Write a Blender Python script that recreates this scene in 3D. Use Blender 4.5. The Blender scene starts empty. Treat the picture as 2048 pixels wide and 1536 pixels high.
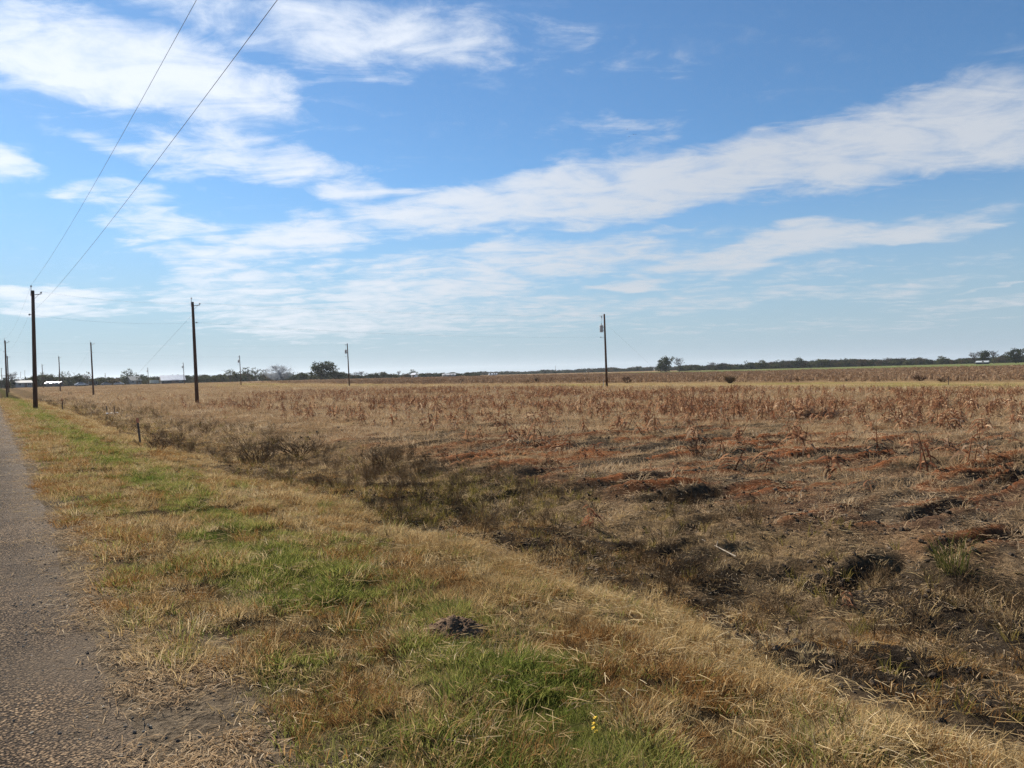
import bpy, math, random
import numpy as np
from mathutils import Vector, Matrix

R = math.radians
sc = bpy.context.scene
COL = sc.collection

# ------------------------------------------------------------------ camera
F = 1450.0                       # focal length in pixels of the 2048 px wide photograph
CAM = Vector((0.0, 0.0, 2.05))
PITCH, ROLL = R(-0.87), R(-1.46)
cam_d = bpy.data.cameras.new('camera')
cam_d.sensor_width = 36.0
cam_d.lens = F / 2048.0 * 36.0
cam_d.clip_start = 0.1
cam_d.clip_end = 20000.0
cam = bpy.data.objects.new('camera', cam_d)
COL.objects.link(cam)
CM = Matrix.Rotation(R(90) + PITCH, 4, 'X') @ Matrix.Rotation(ROLL, 4, 'Z')
cam.matrix_world = Matrix.Translation(CAM) @ CM
sc.camera = cam
CR = CM.to_3x3()


def ray(px, py):
    return (CR @ Vector(((px - 1024) / F, -(py - 768) / F, -1.0))).normalized()


def at(px, py, Y):
    d = ray(px, py)
    return CAM + d * (Y / d.y)


# ------------------------------------------------------------------ sun, sky, exposure
SUN_AZ, SUN_EL = R(-43), R(38)   # left of the view, well above the frame
sun_d = bpy.data.lights.new('sun', 'SUN')
sun_d.energy = 5.0
sun_d.angle = R(0.53)
sun_d.color = (1.0, 0.92, 0.81)
sun = bpy.data.objects.new('sun', sun_d)
COL.objects.link(sun)
SUN_DIR = Vector((math.sin(SUN_AZ) * math.cos(SUN_EL), math.cos(SUN_AZ) * math.cos(SUN_EL), math.sin(SUN_EL)))
sun.rotation_euler = SUN_DIR.to_track_quat('Z', 'Y').to_euler()
sun.location = (0, 0, 60)

sc.view_settings.view_transform = 'Standard'
sc.view_settings.look = 'None'
sc.view_settings.exposure = 0.85
sc.view_settings.gamma = 1.0
sc.view_settings.use_curve_mapping = False
sc.render.engine = 'CYCLES'
sc.cycles.max_bounces = 5
sc.cycles.diffuse_bounces = 2
sc.cycles.glossy_bounces = 2
sc.cycles.transmission_bounces = 3
sc.cycles.transparent_max_bounces = 4
sc.cycles.volume_bounces = 0
sc.cycles.use_denoising = True
sc.cycles.denoising_prefilter = 'NONE'
sc.cycles.use_adaptive_sampling = True
sc.cycles.adaptive_threshold = 0.02

world = bpy.data.worlds.new('World')
sc.world = world
world.use_nodes = True
world.cycles.sampling_method = 'MANUAL'
world.cycles.sample_map_resolution = 256
wt = world.node_tree
wt.nodes.clear()


def N(tree, typ, **kw):
    n = tree.nodes.new(typ)
    for k, v in kw.items():
        setattr(n, k, v)
    return n


def M(tree, op, a, b=None, c=None, clamp=False):
    n = tree.nodes.new('ShaderNodeMath')
    n.operation = op
    n.use_clamp = clamp
    for i, v in enumerate((a, b, c)):
        if v is None:
            continue
        if isinstance(v, (int, float)):
            n.inputs[i].default_value = v
        else:
            tree.links.new(v, n.inputs[i])
    return n.outputs[0]


def smooth(tree, v, lo, hi, a=0.0, b=1.0):
    n = tree.nodes.new('ShaderNodeMapRange')
    n.interpolation_type = 'SMOOTHSTEP'
    tree.links.new(v, n.inputs[0])
    for i, x in enumerate((lo, hi, a, b)):
        n.inputs[i + 1].default_value = x
    return n.outputs[0]


def az_el(px, py):
    d = ray(px, py)
    return math.atan2(d.x, d.y), math.asin(d.z)


sky = N(wt, 'ShaderNodeTexSky', sky_type='NISHITA')
sky.sun_disc = False
sky.sun_elevation = SUN_EL
sky.sun_rotation = SUN_AZ
sky.air_density = 1.0
sky.dust_density = 0.15
sky.ozone_density = 2.2
sky.altitude = 150

tc = N(wt, 'ShaderNodeTexCoord')
sep = N(wt, 'ShaderNodeSeparateXYZ')
wt.links.new(tc.outputs['Generated'], sep.inputs[0])
dx, dy, dz = sep.outputs
az = M(wt, 'ARCTAN2', dx, dy)
el = M(wt, 'ARCSINE', dz)
# the cloud deck is a plane overhead: its texture lives in plane coordinates
zc = M(wt, 'ADD', M(wt, 'MAXIMUM', dz, 0.0), 0.12)
cmb = N(wt, 'ShaderNodeCombineXYZ')
wt.links.new(M(wt, 'DIVIDE', dx, zc), cmb.inputs[0])
wt.links.new(M(wt, 'DIVIDE', dy, zc), cmb.inputs[1])
plane = cmb.outputs[0]


def wnoise(vec, scale, detail, rough, dist=0.0, rot=0.0, stretch=(1, 1, 1), off=(0, 0, 0)):
    mp = N(wt, 'ShaderNodeMapping')
    mp.inputs['Rotation'].default_value = (0, 0, rot)
    mp.inputs['Scale'].default_value = stretch
    mp.inputs['Location'].default_value = off
    wt.links.new(vec, mp.inputs[0])
    n = N(wt, 'ShaderNodeTexNoise', noise_dimensions='2D')
    n.inputs['Scale'].default_value = scale
    n.inputs['Detail'].default_value = detail
    n.inputs['Roughness'].default_value = rough
    n.inputs['Distortion'].default_value = dist
    wt.links.new(mp.outputs[0], n.inputs['Vector'])
    return n


warp = wnoise(plane, 1.3, 3, 0.55, off=(3.1, 1.7, 0))
wv = N(wt, 'ShaderNodeVectorMath', operation='SUBTRACT')
wt.links.new(warp.outputs['Color'], wv.inputs[0])
wv.inputs[1].default_value = (0.5, 0.5, 0.5)
wv2 = N(wt, 'ShaderNodeVectorMath', operation='MULTIPLY')
wt.links.new(wv.outputs[0], wv2.inputs[0])
wv2.inputs[1].default_value = (0.14, 0.05, 0)
ae = N(wt, 'ShaderNodeCombineXYZ')
wt.links.new(az, ae.inputs[0])
wt.links.new(el, ae.inputs[1])
ae2 = N(wt, 'ShaderNodeVectorMath', operation='ADD')
wt.links.new(ae.outputs[0], ae2.inputs[0])
wt.links.new(wv2.outputs[0], ae2.inputs[1])

# cloud banks: x, y, half length, half height (px of the photograph), tilt in degrees, weight
BANKS = [
    (290, 140, 330, 58, -2, 1), (120, 120, 250, 70, -14, 0.46), (40, 20, 260, 80, -20, 0.42), (480, 20, 300, 60, -8, 0.55), (680, 55, 300, 60, -2, 0.72), (420, 190, 110, 26, 0, 0.6),
    (1000, 82, 330, 34, -9, 0.42), (830, 145, 150, 24, 8, 0.24),
    (0, 322, 110, 26, -4, 0.95), (500, 300, 190, 44, -4, 0.8), (290, 312, 140, 24, -12, 0.62), (215, 255, 60, 20, -35, 0.3), (680, 330, 160, 10, -3, 0.3),
    (225, 392, 100, 24, 5, 0.68), (705, 388, 80, 32, -6, 0.7), (330, 440, 100, 24, -8, 0.77), (285, 462, 100, 18, -4, 0.69),
    (600, 470, 140, 30, 3, 0.95), (440, 505, 170, 22, 4, 0.77),
    (900, 418, 200, 32, 4, 1), (1120, 388, 300, 44, 9, 1), (1420, 345, 330, 48, 9.5, 1.05), (1780, 280, 330, 62, 8, 1), (2080, 250, 300, 62, 4, 1), (1190, 285, 190, 40, 12, 0.3),
    (1500, 506, 220, 25, 8, 1), (1740, 470, 200, 23, 5, 1),
    (1100, 518, 250, 36, 5, 0.85), (820, 530, 130, 24, 8, 0.69), (640, 542, 50, 15, 10, 0.69),
    (440, 555, 140, 40, -6, 0.75), (860, 585, 230, 34, 2, 0.89), (470, 600, 170, 30, 2, 0.75), (680, 640, 260, 30, 2, 0.82), (980, 625, 230, 22, 3, 0.63),
    (1290, 573, 95, 9, 5, 0.93), (1240, 615, 260, 14, 4, 0.63), (1640, 588, 330, 14, 4, 0.63), (1560, 555, 260, 13, 4, 0.44), (1950, 608, 170, 9, 3, 0.61),
    (1700, 652, 300, 9, 2, 0.44), (1150, 655, 360, 12, 2, 0.44), (1980, 515, 120, 12, 4, 0.39),
    (70, 578, 190, 15, 0, 0.95), (140, 616, 120, 17, 0, 0.85), (1000, 690, 800, 10, 1.4, 0.2), (1900, 590, 260, 2.2, 5, 0.54),
]
acc = None
one = N(wt, 'ShaderNodeVectorMath', operation='ADD')
wt.links.new(ae2.outputs[0], one.inputs[0])
one.inputs[1].default_value = (0, 0, 1)


def wdot(v):
    n = N(wt, 'ShaderNodeVectorMath', operation='DOT_PRODUCT')
    wt.links.new(one.outputs[0], n.inputs[0])
    n.inputs[1].default_value = v
    return n.outputs['Value']


for (bx_, by_, hl, ht, tilt, wgt) in BANKS:
    a0, e0 = az_el(bx_, by_)
    c2 = math.cos(math.atan((bx_ - 1024) / F)) ** 2
    th = R(tilt - 1.46)
    la, lb = hl / F * c2 * 1.12, ht / F * math.sqrt(c2) * 1.25
    co, si = math.cos(th), math.sin(th)
    u = wdot((co / la, si / la, -(co * a0 + si * e0) / la))
    v = wdot((-si / lb, co / lb, -(-si * a0 + co * e0) / lb))
    g = smooth(wt, M(wt, 'MULTIPLY_ADD', u, u, M(wt, 'MULTIPLY', v, v)), 2.0, 0.0, 0.0, wgt)
    acc = g if acc is None else M(wt, 'SMOOTH_MAX', acc, g, 0.12)

fib = wnoise(plane, 3.6, 6, 0.62, 0.5, rot=R(-28), stretch=(1.0, 1.9, 1))
puf = wnoise(plane, 7.0, 5, 0.6, 0.2, off=(7.3, 2.2, 0))
big = wnoise(plane, 0.55, 3, 0.55, 0.0, off=(1.3, 9.2, 0))
nz = M(wt, 'ADD', M(wt, 'MULTIPLY', fib.outputs[0], 0.62), M(wt, 'MULTIPLY', puf.outputs[0], 0.38))
# behind the camera the same broken deck goes on by itself
away = smooth(wt, dy, 0.35, -0.1)
rest = M(wt, 'MULTIPLY', smooth(wt, big.outputs[0], 0.46, 0.68), M(wt, 'MULTIPLY', away, 0.85))
cover = M(wt, 'MAXIMUM', acc, rest)
dens = M(wt, 'ADD', cover, M(wt, 'MULTIPLY', M(wt, 'SUBTRACT', nz, 0.5), M(wt, 'SUBTRACT', 2.9, M(wt, 'MULTIPLY', cover, 1.1))))
alpha = M(wt, 'MULTIPLY', smooth(wt, dens, 0.18, 1.18), smooth(wt, cover, 0.0, 0.25))
alpha = M(wt, 'MULTIPLY', alpha, smooth(wt, dz, 0.0, 0.06))
# thin cloud lit from behind: brighter towards the sun
dotn = N(wt, 'ShaderNodeVectorMath', operation='DOT_PRODUCT')
wt.links.new(tc.outputs['Generated'], dotn.inputs[0])
dotn.inputs[1].default_value = SUN_DIR
lit = smooth(wt, dotn.outputs['Value'], 0.50, 0.98, 5.9, 9.0)
crgb = N(wt, 'ShaderNodeMix', data_type='RGBA')
crgb.blend_type = 'MULTIPLY'
crgb.inputs[0].default_value = 1.0
crgb.inputs[6].default_value = (0.90, 0.95, 1.03, 1)
cl = N(wt, 'ShaderNodeCombineXYZ')
for i in range(3):
    wt.links.new(lit, cl.inputs[i])
wt.links.new(cl.outputs[0], crgb.inputs[7])
mix = N(wt, 'ShaderNodeMix', data_type='RGBA')
mix.clamp_factor = True
wt.links.new(M(wt, 'MULTIPLY', alpha, 0.90), mix.inputs[0])
air = N(wt, 'ShaderNodeMix', data_type='RGBA')
wt.links.new(smooth(wt, dz, 0.27, -0.02, 0.0, 0.97), air.inputs[0])
tone = N(wt, 'ShaderNodeMix', data_type='RGBA')
tone.blend_type = 'MULTIPLY'
tone.inputs[0].default_value = 1.0
tone.inputs[7].default_value = (0.58, 0.83, 0.99, 1)
wt.links.new(sky.outputs[0], tone.inputs[6])
wt.links.new(tone.outputs[2], air.inputs[6])
air.inputs[7].default_value = (3.1, 4.1, 4.95, 1)
wt.links.new(air.outputs[2], mix.inputs[6])
wt.links.new(crgb.outputs[2], mix.inputs[7])
bg = N(wt, 'ShaderNodeBackground')
bg.inputs['Strength'].default_value = 0.067
wt.links.new(mix.outputs[2], bg.inputs['Color'])
wo = N(wt, 'ShaderNodeOutputWorld')
wt.links.new(bg.outputs[0], wo.inputs[0])

# ------------------------------------------------------------------ noise in numpy


def _h(ix, iy, seed):
    h = (ix.astype(np.int64) * 374761393 + iy.astype(np.int64) * 668265263 + seed * 1442695041) & 0xFFFFFFFF
    h = ((h ^ (h >> 13)) * 1274126177) & 0xFFFFFFFF
    h = ((h ^ (h >> 16)) * 2246822519) & 0xFFFFFFFF
    return ((h ^ (h >> 15)) & 0xFFFFFF) / float(0xFFFFFF)


def vn(x, y, seed=0):
    x = np.asarray(x, float)
    y = np.asarray(y, float)
    ix, iy = np.floor(x), np.floor(y)
    fx, fy = x - ix, y - iy
    fx, fy = fx * fx * fx * (fx * (fx * 6 - 15) + 10), fy * fy * fy * (fy * (fy * 6 - 15) + 10)
    a, b = _h(ix, iy, seed), _h(ix + 1, iy, seed)
    c, d = _h(ix, iy + 1, seed), _h(ix + 1, iy + 1, seed)
    return (a * (1 - fx) + b * fx) * (1 - fy) + (c * (1 - fx) + d * fx) * fy


def fbm(x, y, octv=4, seed=0, gain=0.5):
    v, amp, tot = 0.0, 1.0, 0.0
    for i in range(octv):
        v = v + amp * vn(x, y, seed + i * 17)
        tot += amp
        amp *= gain
        x, y = x * 2.03 + 5.2, y * 2.03 + 1.3
    return v / tot


def sst(a, b, v):
    k = np.clip((v - a) / (b - a), 0, 1)
    return k * k * (3 - 2 * k)


# ------------------------------------------------------------------ lie of the land
# s runs across the road to the right (camera at 0), t runs along it, away from the camera
UX, UY = -0.583, 0.8125
NX, NY = 0.8125, 0.583


def st(x, y):
    return NX * x + NY * y, UX * x + UY * y


def xy(s, t):
    return NX * s + UX * t, NY * s + UY * t


_PS = [-4000, -16, -12, -9.5, -7.2, -6.0, -2.7, 0.6, 1.6, 3.0, 3.8, 4.9, 5.9, 7.0, 8.6, 10.5, 30, 80, 250, 4000]
_PZ = [0, 0, -0.35, -0.3, 0.28, 0.36, 0.45, 0.39, 0.36, 0.23, 0.08, -0.14, -0.22, -0.19, -0.02, 0.02, 0.0, 0.0, 0.0, 0.0]


def ruts(x, y):
    p, q = 0.86 * x + 0.51 * y, -0.51 * x + 0.86 * y
    q2 = q + 0.9 * (fbm(p / 3.5, q / 5.0, 2, 41) - 0.5)
    n = fbm(p / 4.5, q2 / 0.50, 2, 43)
    return 1 - np.abs(2 * n - 1) * 2.2           # about -0.2 .. 1 on the crests


def rutmask(s, t):
    return sst(7.2, 9.2, s) * (1 - sst(17, 26, s)) * (1 - sst(16, 34, t)) * (0.35 + 0.65 * sst(0.4, 0.6, fbm(s / 4, t / 5, 2, 47)))


def flat(px, py):
    d = ray(px, py)
    k = (0.0 - CAM.z) / d.z
    return CAM.x + d.x * k, CAM.y + d.y * k


# wheel ruts left in the soft ground by turning machinery: ends in the photograph, depth
FURROWS = [(flat(*a), flat(*b), dp) for a, b, dp in (
    ((1300, 1092), (1470, 1046), 0.13), ((1240, 1070), (1440, 1022), 0.10), ((1330, 1118), (1500, 1082), 0.08), ((1560, 1152), (1820, 1092), 0.12),
    ((1540, 1120), (1760, 1072), 0.08), ((1400, 1000), (1640, 985), 0.08), ((1480, 985), (1700, 955), 0.07), ((1700, 1040), (1960, 1012), 0.09),
    ((1860, 1092), (2060, 1062), 0.13), ((980, 985), (1130, 962), 0.11), ((1010, 1003), (1180, 985), 0.09), ((1620, 1300), (1960, 1335), 0.10),
    ((1780, 1240), (2080, 1300), 0.10), ((1500, 1270), (1800, 1330), 0.09), ((1180, 930), (1420, 915), 0.06), ((1640, 925), (1980, 905), 0.07))]


def furrows(x, y):
    """(height, how much rut bottom, how much raised lip)"""
    zb, zl, lo, hi = (np.zeros_like(x) for _ in range(4))
    wig = 0.22 * (fbm(x / 0.9, y / 0.9, 2, 53) - 0.5)
    for (a, b, dp) in FURROWS:
        ex, ey = b[0] - a[0], b[1] - a[1]
        L = math.hypot(ex, ey)
        ex, ey = ex / L, ey / L
        u = (x - a[0]) * ex + (y - a[1]) * ey
        d = -(x - a[0]) * ey + (y - a[1]) * ex + wig
        k = sst(-0.2, 0.3, u) * (1 - sst(L - 0.3, L + 0.2, u))
        bot, lip = np.exp(-(d / 0.12) ** 2) * k, (np.exp(-((d - 0.30) / 0.15) ** 2) + 0.6 * np.exp(-((d + 0.28) / 0.13) ** 2)) * k
        zb = np.maximum(zb, dp * bot)
        zl = np.maximum(zl, dp * 0.42 * lip)
        lo, hi = np.maximum(lo, bot), np.maximum(hi, lip)
    return zl - zb, lo, np.clip(hi, 0, 1)


def H(x, y, fine=True):
    x = np.asarray(x, float)
    y = np.asarray(y, float)
    s, t = st(x, y)
    r = np.hypot(x, y)
    sw = s + sst(1.2, 4, s) * (1 - sst(10, 14, s)) * 1.5 * (fbm(t / 3.2, s * 0 + 3.3, 4, 5) - 0.5)
    z = np.interp(sw, _PS, _PZ)
    z = z + 0.9 * sst(150, 330, t) * sst(-60, 0, s) * (1 - sst(130, 320, s))
    if fine:
        near = 1 - sst(90, 260, r)
        offroad = np.maximum(sst(0.5, 1.5, s), 1 - sst(-7.5, -6.5, s))
        z = z + near * offroad * 0.16 * (fbm(x / 2.3, y / 2.3, 3, 11) - 0.5)
        z = z + near * offroad * 0.12 * (fbm(x / 0.38, y / 0.38, 3, 13) - 0.5)
        dit = sst(4.0, 5.0, s) * (1 - sst(8.0, 10.0, s))
        z = z + near * dit * 0.24 * (fbm(x / 0.75, y / 0.75, 3, 23) - 0.52)
        z = z + near * rutmask(s, t) * 0.17 * (ruts(x, y) - 0.3)
        z = z + furrows(x, y)[0]
    return z


def Hz(x, y):
    return float(H(np.array([x]), np.array([y]))[0])


def ground_hit(px, py):
    d = ray(px, py)
    z = 0.0
    for _ in range(12):
        k = (z - CAM.z) / d.z
        p = CAM + d * k
        z = Hz(p.x, p.y)
    return Vector((p.x, p.y, z))


# ------------------------------------------------------------------ materials


def mat_new(name):
    m = bpy.data.materials.new(name)
    m.use_nodes = True
    t = m.node_tree
    t.nodes.clear()
    out = N(t, 'ShaderNodeOutputMaterial')
    return m, t, out


def tnoise(t, scale, detail=4, rough=0.55, vec=None, dist=0.0):
    n = N(t, 'ShaderNodeTexNoise')
    n.inputs['Scale'].default_value = scale
    n.inputs['Detail'].default_value = detail
    n.inputs['Roughness'].default_value = rough
    n.inputs['Distortion'].default_value = dist
    if vec is not None:
        t.links.new(vec, n.inputs['Vector'])
    return n.outputs['Fac']


def ramp(t, fac, stops):
    n = N(t, 'ShaderNodeValToRGB')
    e = n.color_ramp.elements
    while len(e) < len(stops):
        e.new(0.5)
    for el_, (p, c) in zip(e, stops):
        el_.position = p
        el_.color = (c[0], c[1], c[2], 1)
    if fac is not None:
        t.links.new(fac, n.inputs[0])
    return n.outputs[0]


def mixc(t, fac, a, b, blend='MIX'):
    n = N(t, 'ShaderNodeMix', data_type='RGBA')
    n.blend_type = blend
    for idx, v in ((0, fac), (6, a), (7, b)):
        if isinstance(v, (int, float)):
            n.inputs[idx].default_value = v
        elif isinstance(v, tuple):
            n.inputs[idx].default_value = (v[0], v[1], v[2], 1)
        else:
            t.links.new(v, n.inputs[idx])
    return n.outputs[2]


def bump(t, h, strength, dist):
    b = N(t, 'ShaderNodeBump')
    b.inputs['Strength'].default_value = strength
    b.inputs['Distance'].default_value = dist
    t.links.new(h, b.inputs['Height'])
    return b.outputs[0]


def principled(t, out, col, rough=0.8, metal=0.0, nrm=None, spec=0.3):
    p = N(t, 'ShaderNodeBsdfPrincipled')
    if isinstance(col, tuple):
        p.inputs['Base Color'].default_value = (col[0], col[1], col[2], 1)
    else:
        t.links.new(col, p.inputs['Base Color'])
    p.inputs['Roughness'].default_value = rough
    p.inputs['Metallic'].default_value = metal
    p.inputs['Specular IOR Level'].default_value = spec
    if nrm is not None:
        t.links.new(nrm, p.inputs['Normal'])
    t.links.new(p.outputs[0], out.inputs[0])
    return p


def plain(name, col, rough=0.7, metal=0.0, var=0.25, scale=3.0):
    m, t, out = mat_new(name)
    o = N(t, 'ShaderNodeTexCoord').outputs['Object']
    n = tnoise(t, scale, 5, 0.6, o)
    lo = tuple(c * (1 - var) for c in col)
    hi = tuple(min(1, c * (1 + var)) for c in col)
    principled(t, out, ramp(t, n, [(0.3, lo), (0.7, hi)]), rough, metal)
    return m


def leafy(name, stops, trans=0.4, inst=True, spread=0.5):
    """blades and leaves: diffuse with light shining through; colour by plant (tint) and by leaf (shade)"""
    m, t, out = mat_new(name)
    sh = N(t, 'ShaderNodeAttribute', attribute_name='shade').outputs['Fac']
    if inst:
        ti = N(t, 'ShaderNodeAttribute', attribute_type='INSTANCER', attribute_name='tint').outputs['Fac']
    else:
        ti = N(t, 'ShaderNodeObjectInfo').outputs['Random']
    f = M(t, 'ADD', M(t, 'MULTIPLY', ti, 1 - spread), M(t, 'MULTIPLY', sh, spread))
    c = ramp(t, f, stops)
    d = N(t, 'ShaderNodeBsdfDiffuse')
    tr = N(t, 'ShaderNodeBsdfTranslucent')
    t.links.new(c, d.inputs[0])
    t.links.new(c, tr.inputs[0])
    mx = N(t, 'ShaderNodeMixShader')
    mx.inputs[0].default_value = trans
    t.links.new(d.outputs[0], mx.inputs[1])
    t.links.new(tr.outputs[0], mx.inputs[2])
    t.links.new(mx.outputs[0], out.inputs[0])
    return m


# ------------------------------------------------------------------ mesh helpers


def mesh_np(name, verts, faces, mats=(), smooth_=False, attrs=None, fmat=None):
    """verts (n,3); faces: list of index arrays, each (k,3) or (k,4)"""
    me = bpy.data.meshes.new(name)
    verts = np.asarray(verts, np.float32)
    fl = [np.asarray(f, np.int32) for f in (faces if isinstance(faces, (list, tuple)) else [faces]) if len(f)]
    loops = np.concatenate([f.ravel() for f in fl]) if fl else np.zeros(0, np.int32)
    sizes = np.concatenate([np.full(len(f), f.shape[1], np.int32) for f in fl]) if fl else np.zeros(0, np.int32)
    me.vertices.add(len(verts))
    me.vertices.foreach_set('co', verts.ravel())
    if len(loops):
        me.loops.add(len(loops))
        me.loops.foreach_set('vertex_index', loops)
        me.polygons.add(len(sizes))
        me.polygons.foreach_set('loop_start', np.concatenate([[0], np.cumsum(sizes)[:-1]]).astype(np.int32))
        me.polygons.foreach_set('loop_total', sizes)
    for m in mats:
        me.materials.append(m)
    me.update(calc_edges=True)
    if smooth_ and len(sizes):
        me.polygons.foreach_set('use_smooth', np.ones(len(sizes), bool))
    if fmat is not None:
        me.polygons.foreach_set('material_index', np.asarray(fmat, np.int32))
    for k, v in (attrs or {}).items():
        v = np.asarray(v)
        if v.ndim == 2 and v.shape[1] == 4:
            a = me.attributes.new(k, 'FLOAT_COLOR', 'POINT')
            a.data.foreach_set('color', v.astype(np.float32).ravel())
        elif v.ndim == 2:
            a = me.attributes.new(k, 'FLOAT_VECTOR', 'POINT')
            a.data.foreach_set('vector', v.astype(np.float32).ravel())
        elif v.dtype.kind in 'iu':
            a = me.attributes.new(k, 'INT', 'POINT')
            a.data.foreach_set('value', v.astype(np.int32))
        else:
            a = me.attributes.new(k, 'FLOAT', 'POINT')
            a.data.foreach_set('value', v.astype(np.float32))
    return me


class MB:
    """collects boxes, tubes and sheets; build() links them as one mesh object"""

    def __init__(self):
        self.v, self.f, self.sh = [], [], []

    def add(self, verts, faces, shade=0.5):
        o = len(self.v)
        self.v += [tuple(v) for v in verts]
        self.f += [tuple(i + o for i in f) for f in faces]
        self.sh += [shade] * len(verts)

    def box(self, c, size, rz=0.0, taper=1.0):
        x, y, z = size[0] / 2, size[1] / 2, size[2] / 2
        co, si = math.cos(rz), math.sin(rz)
        vs = []
        for k in (-1, 1):
            q = taper if k > 0 else 1.0
            for (a, b) in ((-1, -1), (1, -1), (1, 1), (-1, 1)):
                px, py = a * x * q, b * y * q
                vs.append((c[0] + px * co - py * si, c[1] + px * si + py * co, c[2] + k * z))
        self.add(vs, [(0, 3, 2, 1), (4, 5, 6, 7), (0, 1, 5, 4), (1, 2, 6, 5), (2, 3, 7, 6), (3, 0, 4, 7)])

    def tube(self, pts, rad, n=6, cap=True, shade=0.5):
        pts = [Vector(p) for p in pts]
        rad = rad if isinstance(rad, (list, tuple)) else [rad] * len(pts)
        o = len(self.v)
        for i, p in enumerate(pts):
            d = (pts[min(i + 1, len(pts) - 1)] - pts[max(i - 1, 0)])
            d = d.normalized() if d.length > 1e-9 else Vector((0, 0, 1))
            a = d.cross(Vector((0, 0, 1)) if abs(d.z) < 0.9 else Vector((1, 0, 0))).normalized()
            b = d.cross(a)
            for k in range(n):
                th = 2 * math.pi * k / n
                self.v.append(tuple(p + a * (rad[i] * math.cos(th)) + b * (rad[i] * math.sin(th))))
                self.sh.append(shade)
        for i in range(len(pts) - 1):
            for k in range(n):
                q = o + i * n
                self.f.append((q + k, q + (k + 1) % n, q + n + (k + 1) % n, q + n + k))
        if cap:
            self.f.append(tuple(o + k for k in range(n - 1, -1, -1)))
            self.f.append(tuple(o + (len(pts) - 1) * n + k for k in range(n)))

    def blade(self, pts, widths, side, shade=0.5):
        """a leaf: a strip along pts, width across 'side'"""
        side = Vector(side)
        vs = []
        for p, w in zip(pts, widths):
            p = Vector(p)
            vs += [p - side * (w / 2), p + side * (w / 2)]
        self.add(vs, [(2 * i, 2 * i + 1, 2 * i + 3, 2 * i + 2) for i in range(len(pts) - 1)], shade)

    def mesh(self, name, mats, sm=False, fmat=None):
        me = bpy.data.meshes.new(name)
        me.from_pydata(self.v, [], self.f)
        for m in (mats if isinstance(mats, (list, tuple)) else [mats]):
            me.materials.append(m)
        a = me.attributes.new('shade', 'FLOAT', 'POINT')
        a.data.foreach_set('value', np.asarray(self.sh, np.float32))
        if sm:
            me.polygons.foreach_set('use_smooth', np.ones(len(me.polygons), bool))
        if fmat is not None:
            me.polygons.foreach_set('material_index', np.asarray(fmat, np.int32))
        me.update()
        return me

    def build(self, name, mat, parent=None, sm=False):
        return link(name, self.mesh(name, mat, sm), parent)


def link(name, data, parent=None, loc=None):
    o = bpy.data.objects.new(name, data)
    COL.objects.link(o)
    if parent is not None:
        o.parent = parent
    if loc is not None:
        o.location = loc
    return o


def tag(o, label=None, cat=None, group=None, kind=None):
    if label:
        o['label'] = label
    if cat:
        o['category'] = cat
    if group:
        o['group'] = group
    if kind:
        o['kind'] = kind
    return o


def thing(name, label, cat, loc=(0, 0, 0), rz=0.0, group=None):
    o = link(name, None)
    o.location = loc
    o.rotation_euler = (0, 0, rz)
    o.empty_display_size = 0.3
    return tag(o, label, cat, group)

# ------------------------------------------------------------------ ground
SOIL, SOIL2 = (0.036, 0.028, 0.021), (0.058, 0.046, 0.035)
THATCH, STRAW, RUST = (0.085, 0.058, 0.030), (0.300, 0.215, 0.115), (0.175, 0.068, 0.031)
GREEN, FIELD, FARF = (0.062, 0.070, 0.020), (0.172, 0.117, 0.068), (0.265, 0.185, 0.096)


def lerp(a, b, k):
    return a + (np.asarray(b) - a) * k[:, None]


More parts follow.
